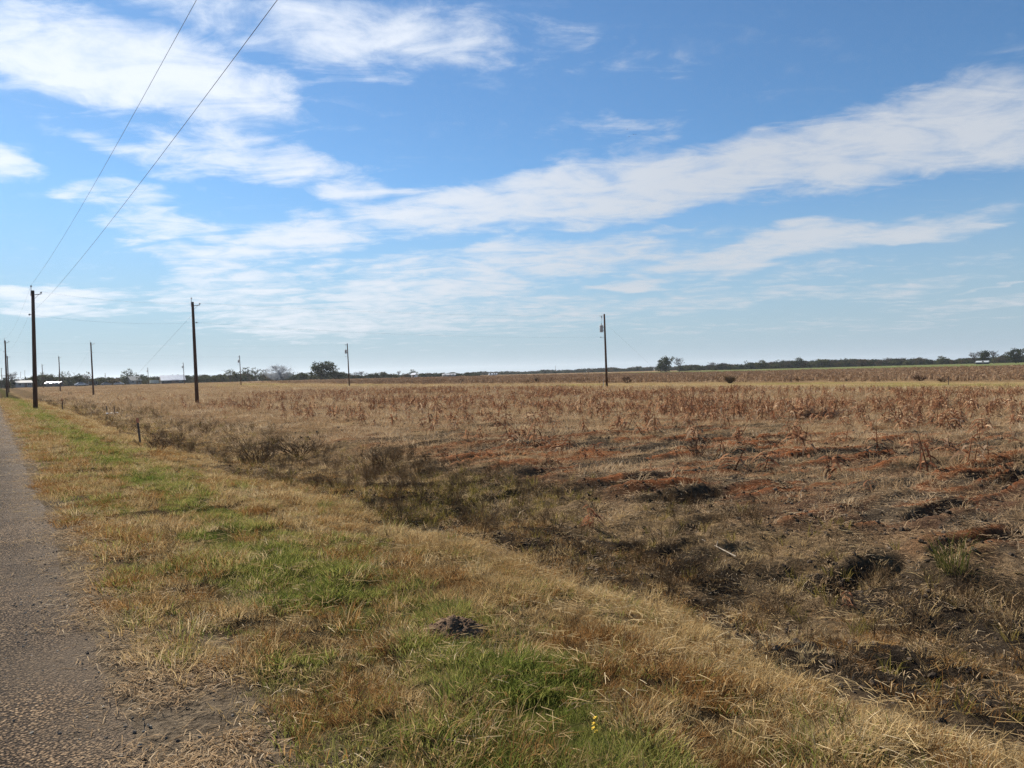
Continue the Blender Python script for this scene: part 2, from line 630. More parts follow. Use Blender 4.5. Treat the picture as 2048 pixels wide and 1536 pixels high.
def masks(x, y):
    """what grows or lies where: used for the colour of the ground and for strewing plants"""
    s, t = st(x, y)
    wob = 1.5 * (fbm(t / 1.5, s / 1.5, 4, 61) - 0.5)
    ed = s - 0.28 * (1 - sst(3.0, 6.0, t)) - 0.5 * (fbm(t / 0.7, s / 0.7, 3, 60) - 0.5)
    verge = sst(0.5, 0.95, ed) * (1 - sst(3.7, 4.6, s + wob))
    n1 = fbm(s / 0.6, t / 1.2, 4, 63)
    band = np.exp(-((s + wob * 0.5 - 2.25) / 0.60) ** 2)
    green = verge * sst(0.42, 0.62, 0.66 * n1 + 0.34 * band + 0.06) * (0.45 + 0.55 * band) * (1 - sst(3.2, 3.9, s))
    rusty = verge * sst(0.47, 0.60, fbm(s / 0.7 + 9, t / 1.1, 3, 65)) * (1 - green) * (1 - 0.5 * sst(3.2, 4.2, s))
    bank = sst(3.2, 3.8, s + wob) * (1 - sst(4.2, 4.8, s + wob))
    ditch = sst(4.2, 4.9, s + wob) * (1 - sst(7.6, 9.6, s + wob * 1.5))
    wet = ditch * sst(0.41, 0.55, fbm(s / 1.5, t / 3.0, 3, 67)) * (1 - 0.75 * sst(12, 20, t))
    lush = 0.4 * ditch * sst(0.60, 0.68, fbm(s / 2.0, t / 3.5 + 4, 2, 69)) * sst(6, 9, t) * (1 - sst(14, 22, t))
    bare = sst(7.2, 8.8, s) * (1 - sst(20, 34, s))
    rm = rutmask(s, t)
    pn = fbm((0.86 * x + 0.51 * y) / 1.7, (-0.51 * x + 0.86 * y) / 0.55, 3, 71)
    rc = ruts(x, y)
    rust = bare * sst(0.47, 0.56, pn) * (0.24 + 0.76 * sst(0.25, 0.75, rc)) * (1 - 0.7 * sst(11, 26, t)) * sst(7.6, 9.0, s)
    dark = bare * sst(0.44, 0.58, fbm((0.86 * x + 0.51 * y) / 3.0 + 7, (-0.51 * x + 0.86 * y) / 0.8, 3, 73)) * (1 - 0.7 * sst(14, 30, t))
    dark = np.maximum(dark, bare * (1 - sst(10, 17, t)) * (1 - sst(12, 17, s)) * sst(0.55, 0.05, rc) * 0.9)
    _, flo, fhi = furrows(x, y)
    dark = np.maximum(dark, np.maximum(flo, 0.5 * fhi * (fbm(x / 0.5, y / 0.5, 2, 74) > 0.5)))
    rust = np.maximum(rust, fhi * sst(0.44, 0.56, fbm(x / 0.8 + 4, y / 0.8, 3, 75)) * sst(7.4, 8.6, s))
    near_bare = (1 - sst(9, 16, t)) * (1 - sst(13, 19, s)) * bare
    clear = np.clip(flo + fhi, 0, 1)
    return dict(s=s, t=t, verge=verge, green=green, rusty=rusty, bank=bank, ditch=ditch, wet=wet, lush=lush, bare=bare,
                rust=rust, dark=dark, near_bare=near_bare, clear=clear, band=band, rut=rm)


def ground_colour(x, y):
    m = masks(x, y)
    s, t = m['s'], m['t']
    r = np.hypot(x, y)
    n = fbm(x / 0.5, y / 0.5, 4, 81)
    nb = fbm(x / 6, y / 6, 4, 83)
    c = np.tile(np.asarray(FIELD), (len(x), 1))
    c = lerp(c, FARF, sst(22, 60, s) * 0.8)
    c = lerp(c, (0.165, 0.103, 0.060), sst(0.45, 0.62, nb) * 0.7)
    c = lerp(c, STRAW, m['bare'] * sst(0.52, 0.66, fbm(x / 1.6, y / 0.9, 3, 85)) * 0.55)
    c = lerp(c, (0.075, 0.055, 0.040), m['near_bare'] * 0.45)
    c = lerp(c, SOIL2, m['dark'] * 0.9)
    c = lerp(c, RUST, m['rust'] * 0.95)
    # the waterway strip between the two stands of stalks, and what lies beyond
    strip = sst(52, 57, s + 6 * (nb - 0.5)) * (1 - sst(76, 83, s + 8 * (nb - 0.5)))
    c = lerp(c, (0.255, 0.185, 0.092), strip)
    c = lerp(c, (0.205, 0.170, 0.062), strip * sst(0.55, 0.66, fbm(s / 9, t / 16, 3, 87)))
    stand2 = sst(80, 86, s) * (1 - sst(228, 240, s)) * (1 - sst(240, 330, t))
    c = lerp(c, (0.205, 0.138, 0.082), stand2 * 0.8)
    gfar = sst(230, 242, s) * sst(-520, -330, -t)
    c = lerp(c, (0.135, 0.150, 0.062), gfar)
    # verge and ditch
    c = lerp(c, THATCH, m['verge'])
    c = lerp(c, (0.052, 0.038, 0.023), m['verge'] * sst(0.50, 0.60, n))
    c = lerp(c, GREEN, m['green'] * 0.8)
    c = lerp(c, STRAW, m['bank'] * 0.6)
    c = lerp(c, (0.140, 0.098, 0.057), m['ditch'])
    c = lerp(c, SOIL, m['wet'])
    c = lerp(c, (0.090, 0.078, 0.030), m['lush'] * 0.5)
    # the worn edge of the road: dirt and fine gravel
    dirt = sst(-8, -6, s) * (1 - sst(0.75, 1.2, s - 0.28 * (1 - sst(3.0, 6.0, t)) + 0.6 * (fbm(t / 0.7, s / 0.7, 3, 60) - 0.5)))
    c = lerp(c, (0.150, 0.118, 0.085), dirt)
    c = c * (0.78 + 0.44 * n)[:, None]
    return c


def polar_ground():
    front = np.linspace(R(-58), R(60), 430)
    back = np.linspace(R(60), R(302), 70)[1:-1]
    ang = np.concatenate([front, back])
    rr = np.concatenate([np.exp(np.linspace(math.log(0.7), math.log(60), 640)), np.exp(np.linspace(math.log(60), math.log(9000), 130))[1:]])
    A, RR = np.meshgrid(ang, rr)
    x, y = (RR * np.sin(A)).ravel(), (RR * np.cos(A)).ravel()
    z = H(x, y)
    s, t = st(x, y)
    z = z - 0.06 * sst(-6.2, -5.9, s) * (1 - sst(0.25, 0.55, s))
    na, nr = len(ang), len(rr)
    i, j = np.meshgrid(np.arange(nr - 1), np.arange(na), indexing='ij')
    j2 = (j + 1) % na
    q = np.stack([i * na + j, (i + 1) * na + j, (i + 1) * na + j2, i * na + j2], -1).reshape(-1, 4)[:, ::-1]
    v = np.stack([x, y, z], -1)
    v = np.vstack([v, [[0, 0, Hz(0, 0) - 0.06]]])
    tri = np.stack([np.full(na, len(v) - 1), np.arange(na), (np.arange(na) + 1) % na], -1)[:, ::-1]
    c = ground_colour(v[:, 0], v[:, 1])
    c = np.hstack([c, np.ones((len(c), 1))])
    m, tr, out = mat_new('earth')
    pos = N(tr, 'ShaderNodeNewGeometry').outputs['Position']
    col = N(tr, 'ShaderNodeAttribute', attribute_name='earth').outputs['Color']
    n1 = tnoise(tr, 9.0, 8, 0.7, pos)
    n2 = tnoise(tr, 42.0, 5, 0.7, pos)
    cc = mixc(tr, 1.0, col, ramp(tr, n1, [(0.25, (0.35, 0.35, 0.36)), (0.5, (0.90, 0.90, 0.90)), (0.75, (1.8, 1.72, 1.55))]), 'MULTIPLY')
    cc = mixc(tr, 1.0, cc, ramp(tr, n2, [(0.3, (0.45, 0.45, 0.45)), (0.7, (1.55, 1.55, 1.5))]), 'MULTIPLY')
    hgt = M(tr, 'ADD', M(tr, 'MULTIPLY', n1, 0.7), M(tr, 'MULTIPLY', n2, 0.3))
    principled(tr, out, cc, 1.0, 0, bump(tr, hgt, 1.0, 0.07), 0.0)
    o = link('ground', mesh_np('ground', v, [q, tri], [m], True, {'earth': c}))
    tag(o, kind='structure')
    return o


polar_ground()


def build_road():
    ts = np.concatenate([np.linspace(-40, 1, 60), np.exp(np.linspace(math.log(1.05), math.log(900), 420))])
    ss = np.concatenate([np.linspace(-6.15, -1.0, 20), np.linspace(-0.9, 1.0, 40)])
    T, S = np.meshgrid(ts, ss, indexing='ij')
    edge = 0.62 + 0.30 * (fbm(T / 0.8, T * 0 + 2.0, 4, 91) - 0.5) + 0.35 * (fbm(T / 3.5, T * 0 + 7.0, 2, 93) - 0.5)
    x, y = xy(S.ravel(), T.ravel())
    s, t = S.ravel(), T.ravel()
    e = edge.ravel()
    z = H(x, y, False) + 0.004 + 0.012 * (fbm(x / 0.7, y / 0.7, 3, 95) - 0.5)
    # the chip seal thins out and dives under the dirt at its ragged edge
    z = z - 0.09 * sst(-0.25, 0.30, s - e) - 0.06 * (1 - sst(-6.15, -5.95, s))
    nt, ns = len(ts), len(ss)
    i, j = np.meshgrid(np.arange(nt - 1), np.arange(ns - 1), indexing='ij')
    q = np.stack([i * ns + j, i * ns + j + 1, (i + 1) * ns + j + 1, (i + 1) * ns + j], -1).reshape(-1, 4)
    worn = sst(-0.95, 0.1, s - e + 0.55 * (fbm(x / 0.6, y / 0.6, 4, 97) - 0.5))
    m, tr, out = mat_new('chip_seal')
    pos = N(tr, 'ShaderNodeNewGeometry').outputs['Position']
    w = N(tr, 'ShaderNodeAttribute', attribute_name='worn').outputs['Fac']
    vo = N(tr, 'ShaderNodeTexVoronoi')
    vo.inputs['Scale'].default_value = 66.0
    vo.inputs['Randomness'].default_value = 1.0
    tr.links.new(pos, vo.inputs['Vector'])
    sepc = N(tr, 'ShaderNodeSeparateColor')
    tr.links.new(vo.outputs['Color'], sepc.inputs[0])
    stone = ramp(tr, sepc.outputs[0], [(0.0, (0.060, 0.050, 0.042)), (0.35, (0.140, 0.112, 0.085)), (0.7, (0.27, 0.205, 0.138)), (1.0, (0.45, 0.355, 0.245))])
    gap = smooth(tr, vo.outputs['Distance'], 0.75, 0.35)
    seal = mixc(tr, gap, (0.030, 0.026, 0.024), stone)
    n1 = tnoise(tr, 1.1, 6, 0.65, pos)
    seal = mixc(tr, 1.0, seal, ramp(tr, n1, [(0.3, (0.55, 0.55, 0.57)), (0.7, (1.20, 1.17, 1.12))]), 'MULTIPLY')
    lane = N(tr, 'ShaderNodeAttribute', attribute_name='lane').outputs['Fac']
    seal = mixc(tr, 1.0, seal, ramp(tr, lane, [(0.25, (0.75, 0.71, 0.68)), (0.75, (1.70, 1.50, 1.28))]), 'MULTIPLY')
    n2 = tnoise(tr, 55.0, 6, 0.75, pos)
    dirt = ramp(tr, n2, [(0.3, (0.065, 0.050, 0.037)), (0.55, (0.150, 0.115, 0.080)), (0.75, (0.30, 0.235, 0.16))])
    cc = mixc(tr, w, seal, dirt)
    hh = M(tr, 'ADD', M(tr, 'MULTIPLY', gap, M(tr, 'SUBTRACT', 1.0, M(tr, 'MULTIPLY', w, 0.75))), M(tr, 'MULTIPLY', n2, 0.8))
    principled(tr, out, cc, 0.9, 0, bump(tr, hh, 1.0, 0.022), 0.05)
    o = link('road', mesh_np('road', np.stack([x, y, z], -1), [q], [m], True, {'worn': worn, 'lane': 0.6 * fbm(s / 0.45, t / 9.0, 3, 99) + 0.4 * fbm(x / 0.8, y / 0.8, 4, 98)}))
    tag(o, kind='structure')


build_road()

# ------------------------------------------------------------------ grass: tufts strewn by geometry nodes
rng = np.random.default_rng(7)
prng = random.Random(11)


def tuft_mesh(name, mat, n, h, spread, lean, w, droop=0.5, seed=0, flat=0.0):
    g = np.random.default_rng(seed)
    V, Q, T_, S = [], [], [], []
    for k in range(n):
        a = g.uniform(0, 2 * math.pi)
        rad = spread * math.sqrt(g.uniform(0, 1))
        b = np.array([rad * math.cos(a), rad * math.sin(a), -0.01])
        a2 = a + g.normal(0, 0.9)
        hh = h * g.uniform(0.45, 1.15)
        ln = lean * g.uniform(0.3, 1.3)
        d = np.array([math.cos(a2), math.sin(a2), 0])
        if flat > 0 and g.uniform() < flat:
            tip = b + d * hh * 1.1 + np.array([0, 0, g.uniform(0.01, 0.07)])
            mid = b + (tip - b) * 0.55 + np.array([0, 0, g.uniform(-0.002, 0.006)])
        else:
            mid = b + d * hh * 0.42 * ln + np.array([0, 0, hh * 0.56])
            tip = b + d * hh * ln * (1.0 + droop * 0.3) + np.array([0, 0, hh * (1.0 - droop * min(1.2, ln) * 0.6)])
        th = g.uniform(0, math.pi)
        sd = np.array([math.cos(th), math.sin(th), 0]) * w * g.uniform(0.6, 1.3) / 2
        o = len(V)
        V += [b - sd, b + sd, mid - sd * 0.8, mid + sd * 0.8, tip]
        Q.append((o, o + 1, o + 3, o + 2))
        T_.append((o + 2, o + 3, o + 4))
        S += [g.uniform()] * 5
    return mesh_np(name, np.array(V), [np.array(Q), np.array(T_)], [mat], False, {'shade': np.array(S)})


def variants(name, meshes):
    c = bpy.data.collections.new(name)
    for i, me in enumerate(meshes):
        c.objects.link(bpy.data.objects.new('%s_%02d' % (name, i), me))
    return c


def scatter(name, coll, P, scale, tint, nvar, label, cat, rot=None, tilt=0.12):
    n = len(P)
    if rot is None:
        rot = np.stack([rng.normal(0, tilt, n), rng.normal(0, tilt, n), rng.uniform(0, 6.283, n)], -1)
    scale = np.asarray(scale)
    if scale.ndim == 1:
        scale = np.stack([scale] * 3, -1)
    me = mesh_np(name, P, [], (), False, {'rot': rot, 'scl': scale, 'idx': rng.integers(0, nvar, n), 'tint': np.asarray(tint, float)})
    o = link(name, me)
    ng = bpy.data.node_groups.new(name, 'GeometryNodeTree')
    ng.interface.new_socket('Geometry', in_out='INPUT', socket_type='NodeSocketGeometry')
    ng.interface.new_socket('Geometry', in_out='OUTPUT', socket_type='NodeSocketGeometry')
    gi, go = N(ng, 'NodeGroupInput'), N(ng, 'NodeGroupOutput')
    ci = N(ng, 'GeometryNodeCollectionInfo')
    ci.inputs['Collection'].default_value = coll
    ci.inputs['Separate Children'].default_value = True
    ci.inputs['Reset Children'].default_value = True
    ip = N(ng, 'GeometryNodeInstanceOnPoints')
    ng.links.new(gi.outputs[0], ip.inputs['Points'])
    ng.links.new(ci.outputs[0], ip.inputs['Instance'])
    ip.inputs['Pick Instance'].default_value = True

    def na(nm, dt):
        a = N(ng, 'GeometryNodeInputNamedAttribute', data_type=dt)
        a.inputs['Name'].default_value = nm
        return a.outputs[0]
    ng.links.new(na('idx', 'INT'), ip.inputs['Instance Index'])
    e2r = N(ng, 'FunctionNodeEulerToRotation')
    ng.links.new(na('rot', 'FLOAT_VECTOR'), e2r.inputs[0])
    ng.links.new(e2r.outputs[0], ip.inputs['Rotation'])
    ng.links.new(na('scl', 'FLOAT_VECTOR'), ip.inputs['Scale'])
    ng.links.new(ip.outputs[0], go.inputs[0])
    md = o.modifiers.new('strew', 'NODES')
    md.node_group = ng
    tag(o, label, cat, kind='stuff')
    return o


def strew(n, s0, s1, t0, t1, dens, az0=-47, az1=47, rmin=1.0, power=0.0):
    """random points in a strip of the land; dens(x, y, m) gives the chance that a point is kept"""
    s = rng.uniform(s0, s1, n)
    if power:
        t = t0 + (t1 - t0) * rng.uniform(0, 1, n) ** power
    else:
        t = rng.uniform(t0, t1, n)
    x, y = xy(s, t)
    r, a = np.hypot(x, y), np.degrees(np.arctan2(x, y))
    k = (r > rmin) & (a > az0) & (a < az1)
    x, y = x[k], y[k]
    m = masks(x, y)
    k = rng.uniform(0, 1, len(x)) < dens(x, y, m)
    x, y = x[k], y[k]
    return np.stack([x, y, H(x, y)], -1)


GRN = leafy('green_blade', [(0.0, (0.075, 0.112, 0.022)), (0.4, (0.155, 0.185, 0.040)), (0.7, (0.26, 0.245, 0.070)), (1.0, (0.42, 0.34, 0.15))], 0.5)
RST = leafy('rusty_blade', [(0.0, (0.130, 0.066, 0.024)), (0.4, (0.255, 0.132, 0.046)), (0.75, (0.38, 0.225, 0.088)), (1.0, (0.50, 0.35, 0.165))], 0.45)
STW = leafy('straw_blade', [(0.0, (0.24, 0.150, 0.062)), (0.4, (0.43, 0.30, 0.135)), (0.8, (0.60, 0.46, 0.25)), (1.0, (0.74, 0.62, 0.41))], 0.4)
PAL = leafy('bleached_blade', [(0.0, (0.20, 0.125, 0.068)), (0.4, (0.37, 0.250, 0.138)), (0.8, (0.53, 0.395, 0.240)), (1.0, (0.72, 0.60, 0.43))], 0.35)
LIM = leafy('lush_blade', [(0.0, (0.095, 0.080, 0.022)), (0.5, (0.170, 0.140, 0.036)), (1.0, (0.30, 0.22, 0.080))], 0.45)
WED = leafy('weed_twig', [(0.0, (0.085, 0.056, 0.033)), (0.5, (0.175, 0.115, 0.062)), (1.0, (0.31, 0.215, 0.115))], 0.3)
STK = leafy('dry_leaf', [(0.0, (0.115, 0.047, 0.027)), (0.40, (0.235, 0.108, 0.058)), (0.72, (0.38, 0.22, 0.120)), (1.0, (0.66, 0.49, 0.32))], 0.35, True, 0.7)
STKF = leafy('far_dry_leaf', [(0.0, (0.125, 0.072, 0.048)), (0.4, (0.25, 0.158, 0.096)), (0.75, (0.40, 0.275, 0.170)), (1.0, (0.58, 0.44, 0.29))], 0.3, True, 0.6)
STKo = leafy('dry_leaf_single', [(0.0, (0.115, 0.047, 0.027)), (0.40, (0.235, 0.108, 0.058)), (0.72, (0.38, 0.22, 0.120)), (1.0, (0.66, 0.49, 0.32))], 0.35, False, 0.7)

c_grn = variants('green_tuft', [tuft_mesh('green_tuft', GRN, 20, 0.072, 0.055, 0.75, 0.0038, 0.4, 100 + i, 0.08) for i in range(4)])
c_rst = variants('rusty_tuft', [tuft_mesh('rusty_tuft', RST, 24, 0.070, 0.062, 0.95, 0.0033, 0.4, 120 + i, 0.2) for i in range(4)])
c_stw = variants('straw_tuft', [tuft_mesh('straw_tuft', STW, 20, 0.078, 0.060, 1.0, 0.0034, 0.35, 140 + i, 0.35) for i in range(4)])
c_mat = variants('straw_mat', [tuft_mesh('straw_mat', PAL, 26, 0.115, 0.095, 1.1, 0.0055, 0.5, 160 + i, 0.40) for i in range(4)])
c_lim = variants('lush_tuft', [tuft_mesh('lush_tuft', LIM, 14, 0.24, 0.06, 0.7, 0.008, 0.6, 180 + i) for i in range(3)])


def lying_mesh(seed):
    g = np.random.default_rng(seed)
    b = MB()
    for k in range(5):
        a = g.normal(0.0, 0.5)
        L = g.uniform(0.05, 0.15)
        c = Vector((g.uniform(-.12, .12), g.uniform(-.12, .12), 0.012 + g.uniform(0, 0.03)))
        d = Vector((math.cos(a), math.sin(a), g.normal(0, 0.10)))
        b.tube([c - d * L / 2, c + Vector((0, 0, g.uniform(-0.001, 0.003))), c + d * L / 2], [0.0017, 0.0016, 0.0010], 3, False, g.uniform(0.3, 1.0))
    return b.mesh('lying_straw', STW)


def litter_mesh(seed):
    g = np.random.default_rng(seed)
    b = MB()
    for k in range(12):
        a = g.uniform(0, 6.28)
        L = g.uniform(0.025, 0.09)
        c = Vector((g.uniform(-.14, .14), g.uniform(-.14, .14), 0.006 + g.uniform(0, 0.012)))
        d = Vector((math.cos(a), math.sin(a), g.normal(0, 0.15)))
        sd = Vector((-math.sin(a), math.cos(a), g.normal(0, 0.4)))
        b.blade([c - d * L / 2, c + Vector((0, 0, 0.004)), c + d * L / 2], [0.003, 0.0045, 0.002], sd, g.uniform())
    return b.mesh('chaff', PAL)


def clod_mesh(seed, mat):
    g = np.random.default_rng(seed)
    b = MB()
    n = 7
    rings = [(0.75, -0.3), (1.0, 0.05), (0.72, 0.5)]
    vs = []
    for (r, z) in rings:
        for k in range(n):
            q = r * g.uniform(0.65, 1.2)
            vs.append((q * math.cos(6.283 * k / n), q * math.sin(6.283 * k / n), z + g.normal(0, 0.14)))
    vs.append((g.normal(0, .15), g.normal(0, .15), 0.72))
    fs = [(i * n + k, i * n + (k + 1) % n, (i + 1) * n + (k + 1) % n, (i + 1) * n + k) for i in range(2) for k in range(n)]
    fs += [(2 * n + k, 2 * n + (k + 1) % n, 3 * n) for k in range(n)]
    b.add(vs, fs, 0.5)
    return b.mesh('clod', mat)


CLOD = leafy('clod_soil', [(0.0, (0.030, 0.024, 0.019)), (0.6, (0.065, 0.050, 0.038)), (1.0, (0.120, 0.093, 0.068))], 0.0, True, 0.0)
STONE = leafy('loose_stone', [(0.0, (0.08, 0.07, 0.062)), (0.5, (0.17, 0.145, 0.115)), (1.0, (0.36, 0.31, 0.24))], 0.0, True, 0.0)
c_lit = variants('chaff', [litter_mesh(220 + i) for i in range(4)])
c_cld = variants('clod', [clod_mesh(230 + i, CLOD) for i in range(5)])
c_stn = variants('stone', [clod_mesh(240 + i, STONE) for i in range(5)])
c_lie = variants('lying_straw', [lying_mesh(200 + i) for i in range(4)])


def lod(x, y, r0):
    return np.minimum(1, (r0 / np.hypot(x, y)) ** 1.1)


def grow(P, k=0.018, base=1.0, j=0.25):
    r = np.hypot(P[:, 0], P[:, 1])
    return base * (1 + k * np.maximum(0, r - 6)) * rng.uniform(1 - j, 1 + j, len(P))


def patch_tint(P, sc_, seed, j=0.25):
    return np.clip(fbm(P[:, 0] / sc_, P[:, 1] / sc_, 3, seed) * 1.5 - 0.25 + rng.normal(0, j * 0.5, len(P)), 0, 1)


def gaps(x, y):
    return 0.12 + 0.88 * sst(0.40, 0.54, fbm(x / 0.42, y / 0.36, 3, 353))


def clumpy(P):
    return 0.6 + 0.9 * sst(0.3, 0.72, fbm(P[:, 0] / 0.30, P[:, 1] / 0.30, 2, 351))


P = strew(230000, 0.7, 5.2, 0, 110, lambda x, y, m: (m['green'] * 0.95 + 0.07 * m['verge']) * lod(x, y, 12) * gaps(x + 3, y), power=1.7)
scatter('green_grass', c_grn, P, grow(P) * clumpy(P), patch_tint(P, 0.8, 301), 4, 'short green grass growing along the middle of the road verge', 'grass')
P = strew(290000, 0.45, 6.4, 0, 110, lambda x, y, m: (m['rusty'] * 0.8 + 0.06 * m['verge'] + 0.06 * m['ditch']) * lod(x, y, 12) * gaps(x, y), power=1.7)
scatter('rusty_grass', c_rst, P, grow(P) * clumpy(P), patch_tint(P, 0.6, 303), 4, 'rust brown dormant grass in clumps on the road verge', 'grass')
P = strew(330000, 0.25, 8.0, 0, 110, lambda x, y, m: (m['verge'] * (1 - m['green'] * 0.6) * 0.48 + m['bank'] * 0.75 + m['ditch'] * (0.06 + 0.10 * sst(9, 14, m['t']))) * lod(x, y, 12) * gaps(x, y + 5), power=1.7)
scatter('straw_grass', c_stw, P, grow(P) * clumpy(P), patch_tint(P, 0.7, 305, 0.4), 4, 'pale dry straw grass on the verge and ditch bank', 'grass')
c_tal = variants('tall_tuft', [tuft_mesh('tall_tuft', [STW, RST, RST, STW, GRN, RST][i], 46, 0.15, 0.10, 0.85, 0.0038, 0.45, 260 + i, 0.1) for i in range(6)])
P = strew(4500, 0.9, 5.0, 0, 70, lambda x, y, m: np.clip(m['verge'] + m['bank'], 0, 1) * lod(x, y, 9) * sst(0.50, 0.60, fbm(x / 0.55, y / 0.55, 2, 355)), power=1.5)
scatter('verge_clumps', c_tal, P, grow(P, 0.012, 1.0, 0.4), patch_tint(P, 0.8, 357, 0.5), 6, 'taller mixed clumps of grass standing up from the mown verge', 'grass')
P = strew(17000, 0.0, 9.0, 0, 60, lambda x, y, m: (m['verge'] * 0.4 + m['bank'] * 0.8 + m['ditch'] * 0.12 + 0.02 * (m['s'] < 1.0)) * lod(x, y, 9), power=1.6)
rot = np.stack([rng.normal(0, .10, len(P)), rng.normal(0, .10, len(P)), rng.normal(-0.75, 0.75, len(P))], -1)
P[:, 2] += 0.03
scatter('mown_straw', c_lie, P, grow(P), rng.uniform(0.2, 1, len(P)), 4, 'loose mown straw lying on the verge and ditch bank', 'straw', rot)


def mats(x, y, m):
    k = 0.16 + 0.84 * sst(0.42, 0.55, fbm(x / 0.8, y / 0.55, 3, 307))
    return np.clip(sst(8, 10, m['s']) * (1 - 0.8 * m['rust']) * (1 - 0.65 * m['dark']) * (1 - 0.35 * m['near_bare']) * (1 - 0.8 * m['clear']) * k + (0.10 + 0.4 * sst(12, 20, m['t'])) * m['ditch'], 0, 1)


P = strew(420000, 6.5, 62, -45, 130, lambda x, y, m: mats(x, y, m) * lod(x, y, 15))
scatter('field_stubble', c_mat, P, grow(P, 0.02) * clumpy(P), patch_tint(P, 1.2, 309, 0.4), 4, 'bleached flattened grass and stubble over the bare field', 'stubble')
P = strew(110000, 4.4, 30, -20, 45, lambda x, y, m: np.clip(0.6 * sst(7, 9, m['s']) + 0.45 * m['ditch'], 0, 1) * lod(x, y, 12))
scatter('field_chaff', c_lit, P, grow(P, 0.03), patch_tint(P, 1.0, 313, 0.5), 4, 'short broken chaff strewn over the soil of the field', 'chaff', tilt=0.1)
P = strew(60000, -2.0, 1.6, 1, 60, lambda x, y, m: np.exp(-((m['s'] - 0.75) / 0.33) ** 2) * lod(x, y, 8) * 0.6 * sst(0.42, 0.62, fbm(x / 0.5, y / 0.5, 2, 315)) + 0.002, power=1.5)
P[:, 2] += 0.006
scatter('roadside_chaff', c_lit, P, grow(P, 0.03), 0.25 + 0.75 * rng.uniform(0, 1, len(P)), 4, 'pale chaff blown along the edge of the road', 'chaff', tilt=0.08)
P = strew(110000, 4.2, 22, -15, 40, lambda x, y, m: np.clip(0.5 * m['wet'] + 0.4 * m['dark'] + 0.08 * m['bare'] + 0.08 * m['ditch'], 0, 1) * lod(x, y, 10))
scatter('soil_clods', c_cld, P, grow(P, 0.02) * np.minimum(0.034, rng.gamma(2.0, 0.008, len(P))), patch_tint(P, 1.0, 317, 0.5), 5, 'dark crumbled clods of earth in the ditch and bare field', 'clods', tilt=0.5)
P = strew(26000, -4.5, 1.4, 1, 22, lambda x, y, m: (0.05 + 0.5 * np.exp(-((m['s'] - 0.6) / 0.6) ** 2)) * lod(x, y, 6), power=1.4)
P[:, 2] += 0.002
scatter('loose_gravel', c_stn, P, np.minimum(0.011, rng.gamma(3.0, 0.0024, len(P))), rng.uniform(0, 1, len(P)), 5, 'loose gravel along the edge of the road', 'gravel', tilt=0.5)
P = strew(60000, 60, 235, 90, 420, lambda x, y, m: (0.25 + 0.75 * sst(0.42, 0.6, fbm(x / 7, y / 7, 3, 319))) * 0.5, az0=-37, az1=37)
P2 = strew(40000, 8, 62, 60, 420, lambda x, y, m: (0.25 + 0.75 * sst(0.42, 0.6, fbm(x / 6, y / 6, 3, 319))) * 0.5, az0=-38, az1=20)
P = np.vstack([P, P2])
scatter('far_stubble', c_mat, P, rng.uniform(2.0, 4.5, len(P)), patch_tint(P, 9, 318, 0.5) * 0.8, 4, 'short tan grass and stubble covering the far field', 'stubble')
P = strew(60000, 4.4, 11.4, -10, 90, lambda x, y, m: (m['lush'] * 0.45 + m['ditch'] * 0.03) * lod(x, y, 14), power=1.4)
scatter('ditch_grass', c_lim, P, grow(P, 0.012, 0.75), patch_tint(P, 1.5, 311), 3, 'yellow green taller grass in the bottom of the ditch', 'grass')

# ------------------------------------------------------------------ weeds and shrubs


def twig_plant(b, g, h, spread, n, r0=0.004, depth=3, base=0.02):
    """a dry branching weed"""
    def grow_(p, d, L, rad, lev):
        q = p + d * L * 0.5 + Vector((g.normal(0, .04), g.normal(0, .04), g.normal(0, .02))) * L
        e = p + d * L
        sh = g.uniform()
        b.tube([p, q, e], [rad, rad * 0.8, rad * 0.5], 3, False, sh)
        if lev > 0:
            for k in range(3 if lev > 1 else 4):
                dd = (d + Vector((g.normal(0, .55), g.normal(0, .55), g.normal(0.1, .35)))).normalized()
                grow_(p + (e - p) * g.uniform(0.35, 1.0), dd, L * g.uniform(0.4, 0.65), rad * 0.6, lev - 1)
    for k in range(n):
        a = g.uniform(0, 6.283)
        lean = g.uniform(0.1, 1.0) * spread
        d = Vector((math.cos(a) * lean, math.sin(a) * lean, 1)).normalized()
        p = Vector((math.cos(a) * base * g.uniform(), math.sin(a) * base * g.uniform(), -0.02))
        grow_(p, d, h * g.uniform(0.45, 0.8), r0, depth - 1)


def weed_mesh(seed, h, spread, n, mat, r0=0.0035, depth=3):
    g = np.random.default_rng(seed)
    b = MB()
    twig_plant(b, g, h, spread, n, r0, depth, 0.06)
    return b.mesh('dry_weed', mat)


c_wed = variants('dry_weed', [weed_mesh(400 + i, 0.42, 0.9, 7, WED) for i in range(5)])
P = strew(9000, 4.0, 10.4, -8, 110, lambda x, y, m: m['ditch'] * (0.2 + 0.8 * sst(0.46, 0.6, fbm(x / 1.4, y / 1.4, 2, 321))) * (1 - 0.6 * m['lush']) * lod(x, y, 18) * (1 - 0.4 * sst(14, 22, m['t'])), power=1.3)
scatter('ditch_weeds', c_wed, P, grow(P, 0.008, 0.62, 0.45), patch_tint(P, 1.6, 323), 5, 'brown dry weeds filling the ditch beside the verge', 'weeds')
P = strew(2600, 8, 40, -30, 90, lambda x, y, m: 0.35 * sst(9, 11, m['s']) * sst(0.5, 0.65, fbm(x / 3, y / 3, 2, 325)), power=1.2)
scatter('field_weeds', c_wed, P, grow(P, 0.006, 0.5, 0.4), patch_tint(P, 2.0, 327), 5, 'thin dry weeds scattered through the bare field', 'weeds')
P = strew(700, 1.2, 4.4, 1.5, 40, lambda x, y, m: 0.5 * m['verge'] * lod(x, y, 9))
